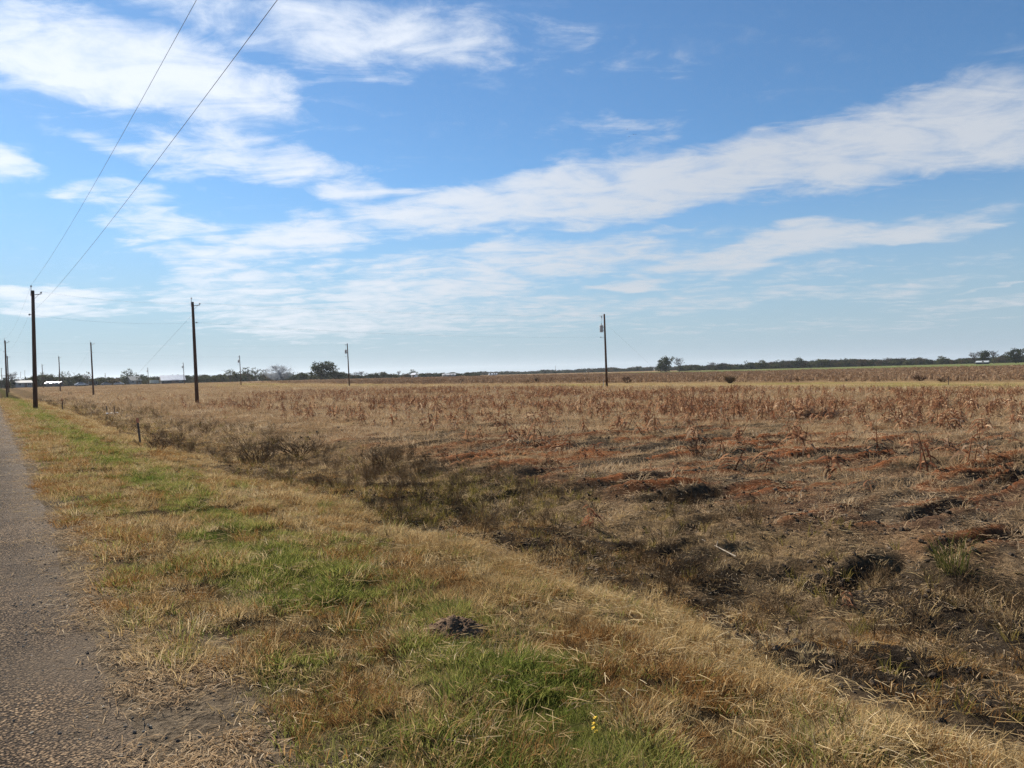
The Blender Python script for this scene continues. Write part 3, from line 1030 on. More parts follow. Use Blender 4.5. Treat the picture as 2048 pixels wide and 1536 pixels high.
scatter('verge_weeds', c_wed, P, grow(P, 0.005, 0.38, 0.3), rng.uniform(0, .5, len(P)), 5, 'small dark twiggy weeds poking through the verge grass', 'weeds')

TWG = leafy('shrub_twig', [(0.0, (0.085, 0.058, 0.038)), (0.5, (0.165, 0.112, 0.066)), (1.0, (0.29, 0.205, 0.115))], 0.2, False, 0.8)
TUM = leafy('tumbleweed_twig', [(0.0, (0.060, 0.036, 0.030)), (0.5, (0.120, 0.076, 0.058)), (1.0, (0.20, 0.135, 0.095))], 0.2, False, 0.8)
CLG = leafy('clump_blade', [(0.0, (0.032, 0.046, 0.012)), (0.5, (0.075, 0.090, 0.022)), (1.0, (0.20, 0.16, 0.055))], 0.35, False, 0.9)


def shrub(px, py, wpx, hpx, label, seed, mat, group=None, n=26, flat=False, name='dry_shrub'):
    p = ground_hit(px, py)
    k = p.y / F
    w, h = wpx * k, hpx * k
    g = np.random.default_rng(seed)
    b = MB()
    twig_plant(b, g, 1.0, 1.5 if flat else 1.0, n, 0.006 * min(3.0, 0.6 + p.y / 14), 4, 0.25)
    v = np.array(b.v)
    v[:, 2] -= v[:, 2].min()
    v[:, 2] *= h / max(1e-6, np.percentile(v[:, 2], 99))
    rad = np.percentile(np.hypot(v[:, 0], v[:, 1]), 96)
    v[:, :2] *= (w / 2) / rad
    b.v = [tuple(q) for q in v]
    o = b.build(name, mat)
    o.location = (p.x, p.y, p.z - 0.02)
    return tag(o, label, 'shrub', group)


shrub(1385, 1158, 150, 88, 'dark brown bushy dry weed on the ditch edge left of the lying stick', 501, TWG, n=30)
shrub(1560, 1232, 190, 72, 'wide low tangle of brown twigs below the dark bushy weed', 503, TWG, n=30, flat=True)
shrub(960, 1062, 150, 62, 'brown twiggy weed in the ditch above the straw covered bank', 505, TWG, n=26)
shrub(800, 1045, 120, 60, 'dark matted weed in the ditch with black earth under it', 507, TWG, n=24)
shrub(770, 930, 100, 44, 'rounded dark weed beside the yellow green ditch grass', 509, TWG, n=24)
shrub(515, 928, 105, 58, 'tall brown feathery weed at the ditch left of the yellow green grass', 511, TWG, n=26)
shrub(600, 912, 130, 44, 'low spreading brown weed right of the feathery ditch weed', 513, TWG, n=26, flat=True)
shrub(1398, 918, 66, 48, 'pale feathery dry weed standing alone in the bare field', 515, TUM, n=22)
shrub(315, 905, 75, 40, 'light brown weed clump around the foot of the orange tipped post', 517, TUM, n=22)
shrub(1640, 842, 100, 26, 'wide dark tumbleweed lying in the near stand of stalks', 519, TUM, n=34)
shrub(1460, 766, 27, 15, 'dark round tumbleweed at the edge of the grass strip, right of the transformer pole', 521, TWG, n=70, name='tumbleweed')
shrub(1255, 766, 26, 14, 'grey brown tumbleweed just right of the transformer pole', 523, TUM, n=30, name='tumbleweed')
shrub(1075, 765, 17, 12, 'small purple brown tumbleweed left of the transformer pole', 525, TUM, n=26, name='tumbleweed')
shrub(922, 767, 14, 9, 'small tumbleweed in front of the long low far building', 527, TUM, n=24, name='tumbleweed')
shrub(1885, 765, 24, 12, 'dark tumbleweed beside two thin stakes in the far stalks', 529, TUM, n=28, name='tumbleweed')
shrub(1840, 762, 34, 13, 'wide brown tumbleweed left of the two thin stakes', 531, TUM, n=28, name='tumbleweed')
shrub(1640, 756, 26, 10, 'low tumbleweed among the far stalks above the wide dark one', 533, TUM, n=26, name='tumbleweed')

# the upright green clump on the right
p = ground_hit(1905, 1152)
me = tuft_mesh('green_clump', CLG, 150, 0.46, 0.13, 0.55, 0.0055, 0.55, 541, 0.12)
o = link('grass_clump', me, None, (p.x, p.y, p.z))
o.rotation_euler = (R(6), R(-10), 0)
tag(o, 'tall upright dark green grass clump standing alone near the right edge', 'grass clump')

# ------------------------------------------------------------------ dead crop stalks


def leaf_pts(g, L, up, az_, z0, droop):
    d = Vector((math.cos(az_), math.sin(az_), 0))
    pts = []
    for i in range(5):
        u = i / 4
        pts.append(Vector((0, 0, z0)) + d * (L * (0.85 * u)) + Vector((0, 0, L * (up * u - droop * u * u))))
    return pts, Vector((-math.sin(az_), math.cos(az_), 0.25 * g.normal()))


def stalk_leaf(b, g, L, w, up, az_, z0, droop):
    pts, side = leaf_pts(g, L, up, az_, z0, droop)
    tw = g.normal(0, 0.5)
    ws = [w * 0.5, w, w * 0.9, w * 0.55, 0.002]
    sh = min(1, max(0, g.beta(1.3, 1.5)))
    side = (side + Vector((0, 0, tw))).normalized()
    b.blade(pts, ws, side, sh)


def stalk_specs(seed, h):
    g = np.random.default_rng(seed)
    n = g.integers(7, 11)
    out = []
    a = g.uniform(0, 6.28)
    for i in range(n):
        a += math.pi + g.normal(0, 0.6)
        out.append((h * g.uniform(0.45, 0.8), h * g.uniform(0.07, 0.12), g.uniform(0.3, 1.0), a, h * (0.12 + 0.72 * i / n), g.uniform(0.9, 1.8)))
    return g, out


def stem_mb(g, h):
    b = MB()
    lean = Vector((g.normal(0, 0.16), g.normal(0, 0.16), 1))
    b.tube([Vector((0, 0, -0.03)), lean * h * 0.5, lean * h], [0.012, 0.010, 0.005], 5, True, 0.35)
    return b


def stalk_mesh(seed, h, mat):
    g, sp = stalk_specs(seed, h)
    b = stem_mb(g, h)
    for q in sp:
        stalk_leaf(b, g, *q)
    return b.mesh('dead_stalk', mat)


NSK = 9
sk_single = [stalk_mesh(600 + i, 0.52, STKo) for i in range(NSK)]
c_stk = variants('dead_stalk', [stalk_mesh(600 + i, 0.52, STK) for i in range(NSK)])


def clump_mesh(seed):
    g = np.random.default_rng(seed)
    bb = MB()
    for k in range(7):
        gg, sp = stalk_specs(seed * 31 + k, g.uniform(0.4, 0.75))
        b = stem_mb(gg, 0.6)
        for q in sp[::2]:
            stalk_leaf(b, gg, q[0] * 0.9, q[1] * 1.7, q[2], q[3], q[4], q[5])
        ox, oy = g.uniform(-1.0, 1.0), g.uniform(-1.0, 1.0)
        o = len(bb.v)
        bb.v += [(v[0] + ox, v[1] + oy, v[2]) for v in b.v]
        bb.f += [tuple(i + o for i in f) for f in b.f]
        bb.sh += b.sh
    return bb.mesh('stalk_clump', STKF)


c_clp = variants('stalk_clump', [clump_mesh(640 + i) for i in range(6)])


def stand1(x, y, m):
    s, t = m['s'], m['t']
    pn = fbm(s / 5.0, t / 8.0, 3, 331)
    row = 0.55 + 0.45 * np.cos(2 * math.pi * s / 1.0)
    e = s + 7 * (fbm(t / 9.0, s * 0 + 1, 2, 333) - 0.5)
    dn = (0.32 * sst(9, 15, e) + 0.68 * sst(18, 29, e)) * (1 - sst(51, 56, s)) * (1 - sst(70, 115, t))
    return dn * (0.12 + 0.88 * sst(0.42, 0.58, pn)) * row


P = strew(44000, 11, 58, -45, 118, lambda x, y, m: stand1(x, y, m) * 0.85, az0=-40, az1=42)
o_ = np.argsort(np.hypot(P[:, 0], P[:, 1] ))
P = P[o_]
fr = np.abs(np.degrees(np.arctan2(P[:, 0], P[:, 1]))) < 34.5
near = np.where(fr)[0][:272]
for k in near:
    o = link('dead_stalk', sk_single[int(k) % NSK], None, tuple(P[k]))
    q = rng.uniform(0.75, 1.3)
    o.scale = (q * rng.uniform(0.8, 1.3), q * rng.uniform(0.8, 1.3), q * rng.uniform(0.6, 1.2))
    o.rotation_euler = (rng.normal(0, .12), rng.normal(0, .12), rng.uniform(0, 6.28))
    tag(o, 'dried red brown crop stalk with curled leaves, in the front of the dense stand', 'crop stalk', 'crop stalks in the dense stand')
rest_ = np.setdiff1d(np.arange(len(P)), near)
P = P[rest_]
scatter('crop_stalks', c_stk, P, np.stack([rng.uniform(0.7, 1.4, len(P)), rng.uniform(0.7, 1.4, len(P)), rng.uniform(0.5, 1.3, len(P))], -1), patch_tint(P, 5, 335, 0.5), NSK, 'dense stand of dried red brown crop stalks across the field', 'crop stalks', tilt=0.14)
P = strew(26000, 81, 236, -200, 330, lambda x, y, m: sst(80, 84, m['s'] + 5 * (fbm(m['t'] / 12, m['s'] * 0, 2, 337) - 0.5)) * (1 - sst(190, 320, m['t'])) * (0.35 + 0.65 * sst(0.35, 0.55, fbm(x / 9, y / 9, 3, 339))), az0=-36, az1=40)
scatter('far_crop_stalks', c_clp, P, rng.uniform(0.9, 1.4, len(P)), 0.25 + 0.75 * patch_tint(P, 12, 341, 0.5), 6, 'far band of standing dried crop stalks beyond the pale grass strip', 'crop stalks')

# single stalks on the bare ground in front, near enough to show each leaf
HERO = [
    (1950, 1012, 44, 'rounded red brown clump of curled crop leaves near the right edge'),
    (1528, 940, 60, 'reddish crop stalk bent to the left in the bare field'),
    (1662, 952, 62, 'broad red crop plant with long leaves, right of the bent stalk'),
    (1742, 972, 40, 'low dark red crop plant right of the broad one'),
    (1700, 1218, 58, 'pale leafed crop stalk below the green grass clump'),
    (1168, 915, 34, 'orange upright crop stub in the middle of the bare field'),
    (1198, 912, 40, 'green based crop stub with a white leaf beside the orange stub'),
    (1092, 935, 38, 'spiky dark crop stub left of the orange stub'),
    (1185, 1055, 66, 'tangled red brown crop plant in the ditch bottom'),
    (720, 842, 28, 'lone red crop stalk on the left of the bare field'),
    (1020, 893, 26, 'dark forked crop stub right of the ditch weeds'),
    (1350, 958, 44, 'leaning crop stub between bare soil and the feathery weed'),
    (1480, 888, 34, 'crop stalk behind the feathery weed'),
    (1575, 870, 36, 'crop stalk at the front of the dense stand, above the bent stalk'),
    (1850, 905, 46, 'crop stalk with drooping leaves left of the far right plants'),
    (1960, 880, 48, 'crop stalk on the right with pale twisted leaves'),
    (2022, 890, 46, 'crop stalk nearest the right edge of the view'),
    (565, 842, 20, 'tiny red crop stalk left of the lone one'),
    (452, 832, 22, 'red crop stalk right of the pole at the ditch'),
    (1300, 935, 26, 'short pale crop stub on bare dark soil'),
]
hero_leaf = []
for i in range(8):
    g = np.random.default_rng(700 + i)
    b = MB()
    stalk_leaf(b, g, 0.42, 0.062, g.uniform(0.3, 1.1), 0.0, 0.0, g.uniform(0.7, 1.5))
    hero_leaf.append(b.mesh('leaf', STKo))
g = np.random.default_rng(720)
hero_stem = stem_mb(g, 0.55).mesh('stem', STKo)
for i, (px, py, hp, lab) in enumerate(HERO):
    p = ground_hit(px, py)
    q = 0.85 * hp * p.y / F / 0.62
    t_ = thing('crop_stalk', lab, 'crop stalk', (p.x, p.y, p.z - 0.01), prng.uniform(0, 6.28), 'single crop stalks on the bare ground')
    t_.scale = (q, q, q)
    t_.rotation_euler = (prng.gauss(0, .15), prng.gauss(0, .15), prng.uniform(0, 6.28))
    link('stem', hero_stem, t_)
    a = prng.uniform(0, 6.28)
    nl = 14 if i in (0, 2, 8) else 10
    for k in range(nl):
        l = link('leaf', hero_leaf[(i * 3 + k) % 8], t_, (0, 0, 0.06 + 0.46 * k / nl))
        a += math.pi + prng.gauss(0, 0.7)
        l.rotation_euler = (prng.gauss(0, .3), prng.gauss(0, .25), a)
        w = prng.uniform(0.75, 1.15)
        l.scale = (w, w, w)

# ------------------------------------------------------------------ power poles
def pole_wood():
    m, t, out = mat_new('creosoted_wood')
    o = N(t, 'ShaderNodeTexCoord').outputs['Object']
    mp = N(t, 'ShaderNodeMapping')
    mp.inputs['Scale'].default_value = (14, 14, 0.7)
    t.links.new(o, mp.inputs[0])
    n = tnoise(t, 1.6, 6, 0.6, mp.outputs[0])
    n2 = tnoise(t, 0.5, 3, 0.5, o)
    c = ramp(t, n, [(0.3, (0.045, 0.027, 0.020)), (0.55, (0.120, 0.072, 0.050)), (0.75, (0.20, 0.130, 0.092))])
    c = mixc(t, 1.0, c, ramp(t, n2, [(0.3, (0.75, 0.75, 0.8)), (0.7, (1.15, 1.1, 1.0))]), 'MULTIPLY')
    principled(t, out, c, 0.85, 0, bump(t, n, 0.4, 0.01), 0.2)
    return m


WOOD = pole_wood()
STEEL = plain('galvanised_steel', (0.32, 0.33, 0.34), 0.5, 0.6)
PORC = plain('grey_porcelain', (0.30, 0.29, 0.28), 0.35)
CAN = plain('transformer_paint', (0.42, 0.43, 0.44), 0.45)
WIRE = plain('weathered_wire', (0.24, 0.24, 0.26), 0.6, 0.3)


def pole(px, Y, tx, ty, label, kind, side=1, guy=None, r0=0.155, group=None, xy_=None):
    base = at(px, 760, Y) if xy_ is None else Vector((xy_[0], xy_[1], 0))
    base.z = Hz(base.x, base.y)
    top = at(tx, ty, Y) if xy_ is None else base + Vector((0.05, 0, 9.1))
    Ht = (top - base).length
    ax = (top - base).normalized()
    r0 *= 0.9
    root = thing('utility_pole', label, 'utility pole', base, 0, group)
    T = lambda h: ax * h

    b = MB()
    b.tube([T(-0.05), T(Ht * 0.33), T(Ht * 0.66), T(Ht)], [r0, r0 * 0.9, r0 * 0.79, r0 * 0.68], 12)
    b.build('shaft', WOOD, root, True)
    rt = r0 * 0.7
    pts = {}

    def insulator(name, p):
        q = MB()
        q.tube([p, p + Vector((0, 0, .05))], 0.02, 6)
        q.tube([p + Vector((0, 0, .05)), p + Vector((0, 0, .07)), p + Vector((0, 0, .10)), p + Vector((0, 0, .12)), p + Vector((0, 0, .16))], [.03, .075, .045, .065, .035], 8)
        q.build(name, PORC, root)
        return p + Vector((0, 0, .17))
    sd = Vector((side, 0, 0))
    if kind in ('road', 'tap'):
        q = MB()
        q.tube([T(Ht - 0.4) + Vector((-rt * 0.8, -rt, 0)), T(Ht) + Vector((-rt * 0.4, -rt, 0.22))], 0.022, 6)
        q.build('top_pin', STEEL, root)
        pts['top'] = insulator('insulator', T(Ht) + Vector((-rt * 0.4, -rt, 0.2)))
        q = MB()
        q.tube([T(Ht - 0.32) + sd * rt, T(Ht - 0.27) + sd * 0.62], 0.028, 6)
        q.tube([T(Ht - 0.62) + sd * rt, T(Ht - 0.29) + sd * 0.45], 0.014, 5)
        q.build('arm_bracket', STEEL, root)
        pts['arm'] = insulator('insulator', T(Ht - 0.27) + sd * 0.60)
        hn = Ht - 1.75
        q = MB()
        nd = -sd if kind == 'road' else sd
        q.tube([T(hn) + nd * rt, T(hn) + nd * 0.34], 0.02, 6)
        q.tube([T(hn) + nd * 0.28 + Vector((0, 0, -.06)), T(hn) + nd * 0.28 + Vector((0, 0, .06))], 0.05, 8)
        q.build('neutral_spool', STEEL, root)
        pts['neu'] = T(hn) + nd * 0.30
    else:
        q = MB()
        q.tube([T(Ht - 0.22) - sd * 0.0, T(Ht - 0.22) - sd * 0.62], 0.024, 6)
        q.build('arm_bracket', STEEL, root)
        q = MB()
        q.tube([T(Ht - 0.2) - sd * 0.34, T(Ht - 0.5) - sd * 0.30], [.06, .045], 8)
        q.tube([T(Ht - 0.5) - sd * 0.30, T(Ht - 1.22) - sd * 0.36], 0.012, 5)
        q.build('fuse_cutout', PORC, root)
        cz = Ht - 1.72
        cpos = T(cz) - sd * (rt + 0.30)
        q = MB()
        q.tube([cpos + Vector((0, 0, -.42)), cpos + Vector((0, 0, -.38)), cpos + Vector((0, 0, .30)), cpos + Vector((0, 0, .36)), cpos + Vector((0, 0, .42))], [.18, .21, .21, .22, .12], 14)
        q.box(T(cz + 0.15) - sd * (rt + 0.06), (0.2, 0.1, 0.08))
        q.box(T(cz - 0.2) - sd * (rt + 0.06), (0.2, 0.1, 0.08))
        tr = q.build('transformer', CAN, root, False)
        q = MB()
        q.tube([cpos + Vector((0, 0, .40)), cpos + Vector((0, 0, .62))], [.05, .03], 8)
        q.build('bushing', PORC, tr)
        q = MB()
        q.tube([T(Ht - 2.75) - sd * rt, T(Ht - 2.75) - sd * 0.62], 0.02, 6)
        q.tube([T(Ht - 2.75) - sd * 0.5 + Vector((0, 0, -.05)), T(Ht - 2.75) - sd * 0.5 + Vector((0, 0, .07))], 0.05, 8)
        q.build('neutral_spool', STEEL, root)
        pts['arm'] = T(Ht - 0.2) - sd * 0.6
        pts['neu'] = T(Ht - 2.72) - sd * 0.5
        b = MB()
        b.tube([T(0.0) + Vector((-0.42, 0.1, 0)), T(1.15) + Vector((-0.30, 0.05, 0))], 0.025, 5)
        b.build('ground_guard', STEEL, root)
    if guy is not None:
        anchor = Vector(guy)
        anchor.z = Hz(anchor.x, anchor.y) - 0.02
        q = MB()
        q.tube([T(Ht - 1.0), anchor - base], 0.0055, 4)
        q.build('guy_wire', WIRE, root)
        q = MB()
        d = (T(Ht - 1.0) - (anchor - base)).normalized()
        q.tube([anchor - base - d * 0.15, anchor - base + d * 0.5], 0.014, 5)
        q.build('anchor_rod', STEEL, root)
    return {k: base + v for k, v in pts.items()}


GR = 'utility poles of the roadside line'
GT = 'utility poles set across the ditch'
GF = 'transformer poles in the field'
pA = pole(69, 53, 65.5, 581, 'tallest dark utility pole beside the road at the far left', 'road', 1, None, 0.17, GR)
pH = pole(13, 115, 10, 681, 'roadside utility pole at the left edge, second along the road', 'road', 1, None, 0.16, GR)
pH2 = pole(17, 174, 14.5, 712, 'roadside utility pole half hidden behind the one at the left edge', 'road', 1, None, 0.16, GR)
pH3 = pole(3.5, 300, 2.5, 736, 'thin far roadside pole touching the left edge', 'road', 1, None, 0.15, GR)
gB = at(205, 800, 58)
gE = at(120, 780, 120)
gC = at(1345, 775, 88)
pB = pole(393, 61.5, 385, 604, 'tall dark utility pole across the ditch with a guy wire to its left', 'tap', 1, (gB.x, gB.y, 0), 0.175, GT)
pE = pole(186, 127, 181.5, 685, 'utility pole behind the dark trailer with a bracket pointing right', 'tap', 1, (gE.x, gE.y, 0), 0.165, GT)
pF = pole(120, 189, 117.5, 713, 'thin utility pole between the white roofed shed and the trees', 'tap', 1, None, 0.16, GT)
pI = pole(86, 256, 84, 729, 'thin far pole in front of the left dark trees', 'tap', 1, None, 0.15, GT)
pC = pole(1213.5, 86, 1208.5, 628, 'utility pole with a grey transformer standing in the middle of the field', 'xfmr', 1, (gC.x, gC.y, 0), 0.16, GF)
pD = pole(698.5, 153.5, 694.5, 687, 'transformer pole right of the big dark oak', 'xfmr', 1, None, 0.16, GF)
pG = pole(482, 217, 479, 711, 'transformer pole in front of the loose tree row', 'xfmr', 1, None, 0.15, GF)
pJ = pole(368.5, 278, 366.5, 725, 'transformer pole at the right end of the long barn', 'xfmr', 1, None, 0.14, GF)
pK = pole(297, 343, 295.5, 735, 'transformer pole left of the white box trailer', 'xfmr', 1, None, 0.14, GF)
pL = pole(212, 430, 210.5, 746, 'small far transformer pole behind the parked cars', 'xfmr', 1, None, 0.14, GF)
pole(50, 470, 49.5, 741, 'tiny far pole right of the pale roofed house', 'tap', 1, None, 0.14, GT)
pole(41.5, 520, 41, 744, 'tiny far pole left of the pale roofed house', 'tap', 1, None, 0.14, GT)
pole(1111.5, 640, 1110.5, 731, 'lone thin far pole before the distant woods, left of the transformer pole', 'tap', 1, None, 0.15, GT)
# the next roadside pole stands behind the camera; the near wires run to it
pO = pole(0, 0, 0, 0, 'roadside utility pole carrying the near ends of the two overhead lines', 'road', 1, None, 0.17, GR, (10.8, -9.0))


def wire(a, b, sag, label, r=0.0038):
    pts = []
    n = 28
    for i in range(n + 1):
        u = i / n
        p = a.lerp(b, u)
        p.z -= sag * 4 * u * (1 - u)
        pts.append(p - a)
    m = MB()
    m.tube(pts, r, 4, True)
    o = m.build('power_line', WIRE)
    o.location = a
    return tag(o, label, 'power line', 'overhead power lines')


wire(pA['top'], pO['top'], 0.75, 'upper overhead line rising from the roadside pole to the top of the sky', 0.0048)
wire(pA['neu'], pO['neu'], 0.70, 'lower overhead line rising from the roadside pole to the top of the sky', 0.0048)
wire(pA['top'], pH['top'], 0.9, 'upper line between the first two roadside poles')
wire(pA['neu'], pH['neu'], 0.9, 'lower line between the first two roadside poles')
wire(pH['top'], pH2['top'], 0.7, 'upper line between the second and third roadside poles')
wire(pH['neu'], pH2['neu'], 0.7, 'lower line between the second and third roadside poles')
wire(pA['arm'], pB['arm'], 0.30, 'upper sagging line from the tallest roadside pole across the ditch')
wire(pA['neu'], pB['neu'], 0.32, 'lower sagging line from the tallest roadside pole across the ditch')
wire(pB['arm'], pC['arm'], 0.35, 'upper line from the ditch pole to the transformer pole in the middle field')
wire(pB['neu'], pC['neu'], 0.45, 'lower line from the ditch pole to the transformer pole in the middle field')
wire(pH['arm'], pE['arm'], 0.3, 'upper line from the second roadside pole to the pole behind the trailer')
wire(pH['neu'], pE['neu'], 0.3, 'lower line from the second roadside pole to the pole behind the trailer')
wire(pE['arm'], pD['arm'], 0.5, 'upper line ending at the transformer pole right of the big oak')
wire(pE['neu'], pD['neu'], 0.5, 'lower line ending at the transformer pole right of the big oak')
wire(pH2['arm'], pF['arm'], 0.3, 'upper line from the third roadside pole to the thin pole by the shed')
wire(pF['arm'], pG['arm'], 0.5, 'upper line ending at the transformer pole before the loose trees')
wire(pF['neu'], pG['neu'], 0.5, 'lower line ending at the transformer pole before the loose trees')
wire(pI['arm'], pJ['arm'], 0.5, 'far line ending at the transformer pole by the long barn')
wire(pH2['top'], pH3['top'], 0.9, 'far roadside line reaching the left edge')

# ------------------------------------------------------------------ trees
BARK = plain('bark', (0.075, 0.058, 0.045), 0.95)


def crown_mat(name, stops):
    return leafy(name, stops, 0.28, False, 0.85)


LV = {
    'dark': crown_mat('dark_leaf', [(0.0, (0.018, 0.026, 0.012)), (0.5, (0.038, 0.050, 0.020)), (1.0, (0.085, 0.090, 0.036))]),
    'olive': crown_mat('olive_leaf', [(0.0, (0.034, 0.042, 0.014)), (0.5, (0.070, 0.076, 0.028)), (1.0, (0.140, 0.130, 0.052))]),
    'brown': crown_mat('brown_leaf', [(0.0, (0.040, 0.032, 0.018)), (0.5, (0.085, 0.062, 0.032)), (1.0, (0.150, 0.112, 0.055))]),
    'twig': crown_mat('twig_bark', [(0.0, (0.050, 0.040, 0.034)), (0.5, (0.085, 0.070, 0.060)), (1.0, (0.13, 0.11, 0.095))]),
}


def tree_meshes(seed, kind):
    """unit tree, one high and one wide: (wood, crown vertices ...)"""
    g = np.random.default_rng(seed)
    w = MB()
    tips = []
    th = {'oak': 0.24, 'loose': 0.34, 'poplar': 0.16, 'bare': 0.30, 'low': 0.10}[kind]
    nl = {'oak': 9, 'loose': 6, 'poplar': 9, 'bare': 8, 'low': 8}[kind]
    tr_ = 0.030 if kind != 'low' else 0.022
    lean = Vector((g.normal(0, .02), g.normal(0, .02), 0))
    w.tube([Vector((0, 0, -0.02)), Vector((0, 0, th * 0.5)) + lean, Vector((0, 0, th)) + lean * 2, Vector((0, 0, min(0.8, th + 0.34))) + lean * 3], [tr_ * 1.3, tr_, tr_ * 0.9, tr_ * 0.4], 6)
    for k in range(nl):
        a = 6.283 * k / nl + g.normal(0, 0.35)
        z0 = th * g.uniform(0.75, 1.5)
        if kind == 'poplar':
            e = Vector((math.cos(a) * g.uniform(0.12, 0.40), math.sin(a) * g.uniform(0.12, 0.40), g.uniform(0.3, 0.95)))
        elif kind == 'low':
            e = Vector((math.cos(a) * g.uniform(0.2, 0.42), math.sin(a) * g.uniform(0.2, 0.42), g.uniform(0.3, 0.85)))
        else:
            fl = g.uniform(0.15, 0.42)
            e = Vector((math.cos(a) * fl, math.sin(a) * fl, g.uniform(0.48, 0.95 - 0.5 * fl * 0.6)))
        p0 = Vector((0, 0, min(z0, 0.75))) + lean * 2
        m_ = p0.lerp(e, 0.5) + Vector((0, 0, 0.04)) + Vector((g.normal(0, .03), g.normal(0, .03), 0))
        w.tube([p0, m_, e], [tr_ * 0.6, tr_ * 0.4, tr_ * 0.2], 4, False)
        tips.append(e)
        for j in range(4):
            q = p0.lerp(e, g.uniform(0.4, 1.0))
            e2 = q + Vector((g.normal(0, .10), g.normal(0, .10), g.normal(0.07, .06)))
            rr = math.hypot(e2.x, e2.y)
            if rr > 0.47:
                e2.x *= 0.47 / rr
                e2.y *= 0.47 / rr
            e2.z = min(e2.z, 0.98)
            w.tube([q, e2], [tr_ * 0.22, tr_ * 0.1], 3, False)
            tips.append(e2)
    c = MB()
    if kind == 'bare':
        for e in tips:
            for j in range(9):
                d = Vector((g.normal(e.x * 1.2, .6), g.normal(e.y * 1.2, .6), abs(g.normal(0.5, .5)))).normalized()
                L = g.uniform(0.06, 0.15)
                q = e + d * L
                rr = math.hypot(q.x, q.y)
                sh = g.uniform()
                c.tube([e, q], [0.0035, 0.0014], 3, False, sh)
                for jj in range(2):
                    d2 = (d + Vector((g.normal(0, .5), g.normal(0, .5), g.normal(0, .4)))).normalized()
                    q0 = e.lerp(q, g.uniform(0.4, 0.9))
                    c.tube([q0, q0 + d2 * L * 0.6], [0.0022, 0.001], 3, False, sh)
        return w, c
    zmin = {'oak': 0.03, 'loose': 0.10, 'poplar': 0.08, 'low': 0.02}[kind]
    ncl = {'oak': 92, 'loose': 44, 'poplar': 30, 'low': 52}[kind]
    n_per = {'oak': 30, 'loose': 20, 'poplar': 28, 'low': 30}[kind]
    rad = {'oak': 0.10, 'loose': 0.085, 'poplar': 0.085, 'low': 0.115}[kind]
    size = {'oak': 0.034, 'loose': 0.028, 'poplar': 0.030, 'low': 0.038}[kind]
    cents = [e for e in tips if e.z > zmin and g.uniform() < 0.3]
    lop = g.uniform(0, 6.28)
    while len(cents) < ncl:
        a = g.uniform(0, 6.28)
        cz = g.uniform(-1, 1)
        k = g.uniform(0.45, 0.93)
        rx = math.sqrt(1 - cz * cz) * k * 0.47 * (0.85 + 0.2 * math.cos(2 * (a - lop)) + g.normal(0, 0.05))
        zz = zmin + (1 - zmin) * (0.5 + 0.5 * cz * k) ** 1.2
        if kind == 'low':
            zz = zmin + (1 - zmin) * abs(cz) * k
        cents.append(Vector((math.cos(a) * rx, math.sin(a) * rx, zz)))
    for e in cents:
        cs = g.uniform(0.2, 0.85)
        rr = rad * g.uniform(0.6, 1.25)
        for j in range(int(n_per * g.uniform(0.6, 1.3))):
            p = e + Vector((g.normal(0, 1), g.normal(0, 1), g.normal(0, 0.75))) * rr * 0.55
            if p.z < 0.02:
                p.z = g.uniform(0.02, 0.10)
            a = Vector((g.normal(), g.normal(), g.normal())).normalized()
            b_ = a.cross(Vector((g.normal(), g.normal(), g.normal()))).normalized()
            z = size * g.uniform(0.5, 1.3)
            c.add([p - a * z, p + b_ * z * 0.6, p + a * z, p - b_ * z * 0.6], [(0, 1, 2, 3)], min(1, max(0, cs + g.normal(0, 0.18))))
    return w, c


TREES = {}
_sd = 900
for kind, nv in (('oak', 3), ('loose', 3), ('poplar', 2), ('bare', 3), ('low', 3)):
    TREES[kind] = []
    for i in range(nv):
        w, c = tree_meshes(_sd, kind)
        _sd += 1
        ent = {'trunk': w.mesh('trunk', BARK), 'w': w, 'c': c}
        for tone in (['twig'] if kind == 'bare' else ['dark', 'olive', 'brown']):
            ent[tone] = c.mesh('crown', LV[tone])
        TREES[kind].append(ent)


def tree(px, ty, wpx, Y, kind, tone, label, var=0, group=None, name=None):
    b = at(px, 755, Y)
    b.z = Hz(b.x, b.y)
    h = at(px, ty, Y).z - b.z
    w = wpx * Y / F * (1.12 if kind in ('oak', 'bare') else 1.3)
    h *= 1.2 if kind == 'low' else 1.05
    ent = TREES[kind][var % len(TREES[kind])]
    nm = name or {'oak': 'oak_tree', 'loose': 'loose_tree', 'poplar': 'slender_tree', 'bare': 'bare_tree', 'low': 'low_tree'}[kind]
    root = thing(nm, label, 'tree', b, (px * 1.7) % 6.28, group)
    root.scale = (w, w, h)
    link('trunk', ent['trunk'], root)
    link('crown', ent['twig' if kind == 'bare' else tone], root)
    return root


GL = 'trees along the left skyline'
tree(24, 744, 30, 330, 'bare', '', 'bare branching tree beside the leftmost roadside poles', 0, GL)
tree(8, 757, 20, 340, 'low', 'dark', 'dark low tree at the left edge behind the roadside poles', 0, GL)
tree(30, 760, 24, 330, 'low', 'dark', 'dark low tree left of the pale roofed house', 1, GL)
tree(73, 756, 24, 345, 'low', 'dark', 'dark rounded tree just right of the tallest pole', 2, GL)
tree(86, 744, 20, 350, 'loose', 'olive', 'taller ragged tree behind the thin far pole', 0, GL)
tree(103, 748, 26, 350, 'oak', 'olive', 'olive tree above the white roofed shed', 0, GL)
tree(126, 742, 15, 340, 'loose', 'olive', 'airy pale tree right of the white roofed shed', 1, GL)
tree(138, 742, 9, 340, 'poplar', 'dark', 'narrow dark upright tree left of the dense oak', 0, GL)
tree(158, 744, 22, 320, 'low', 'dark', 'dense dark oak above the parked white car', 1, GL)
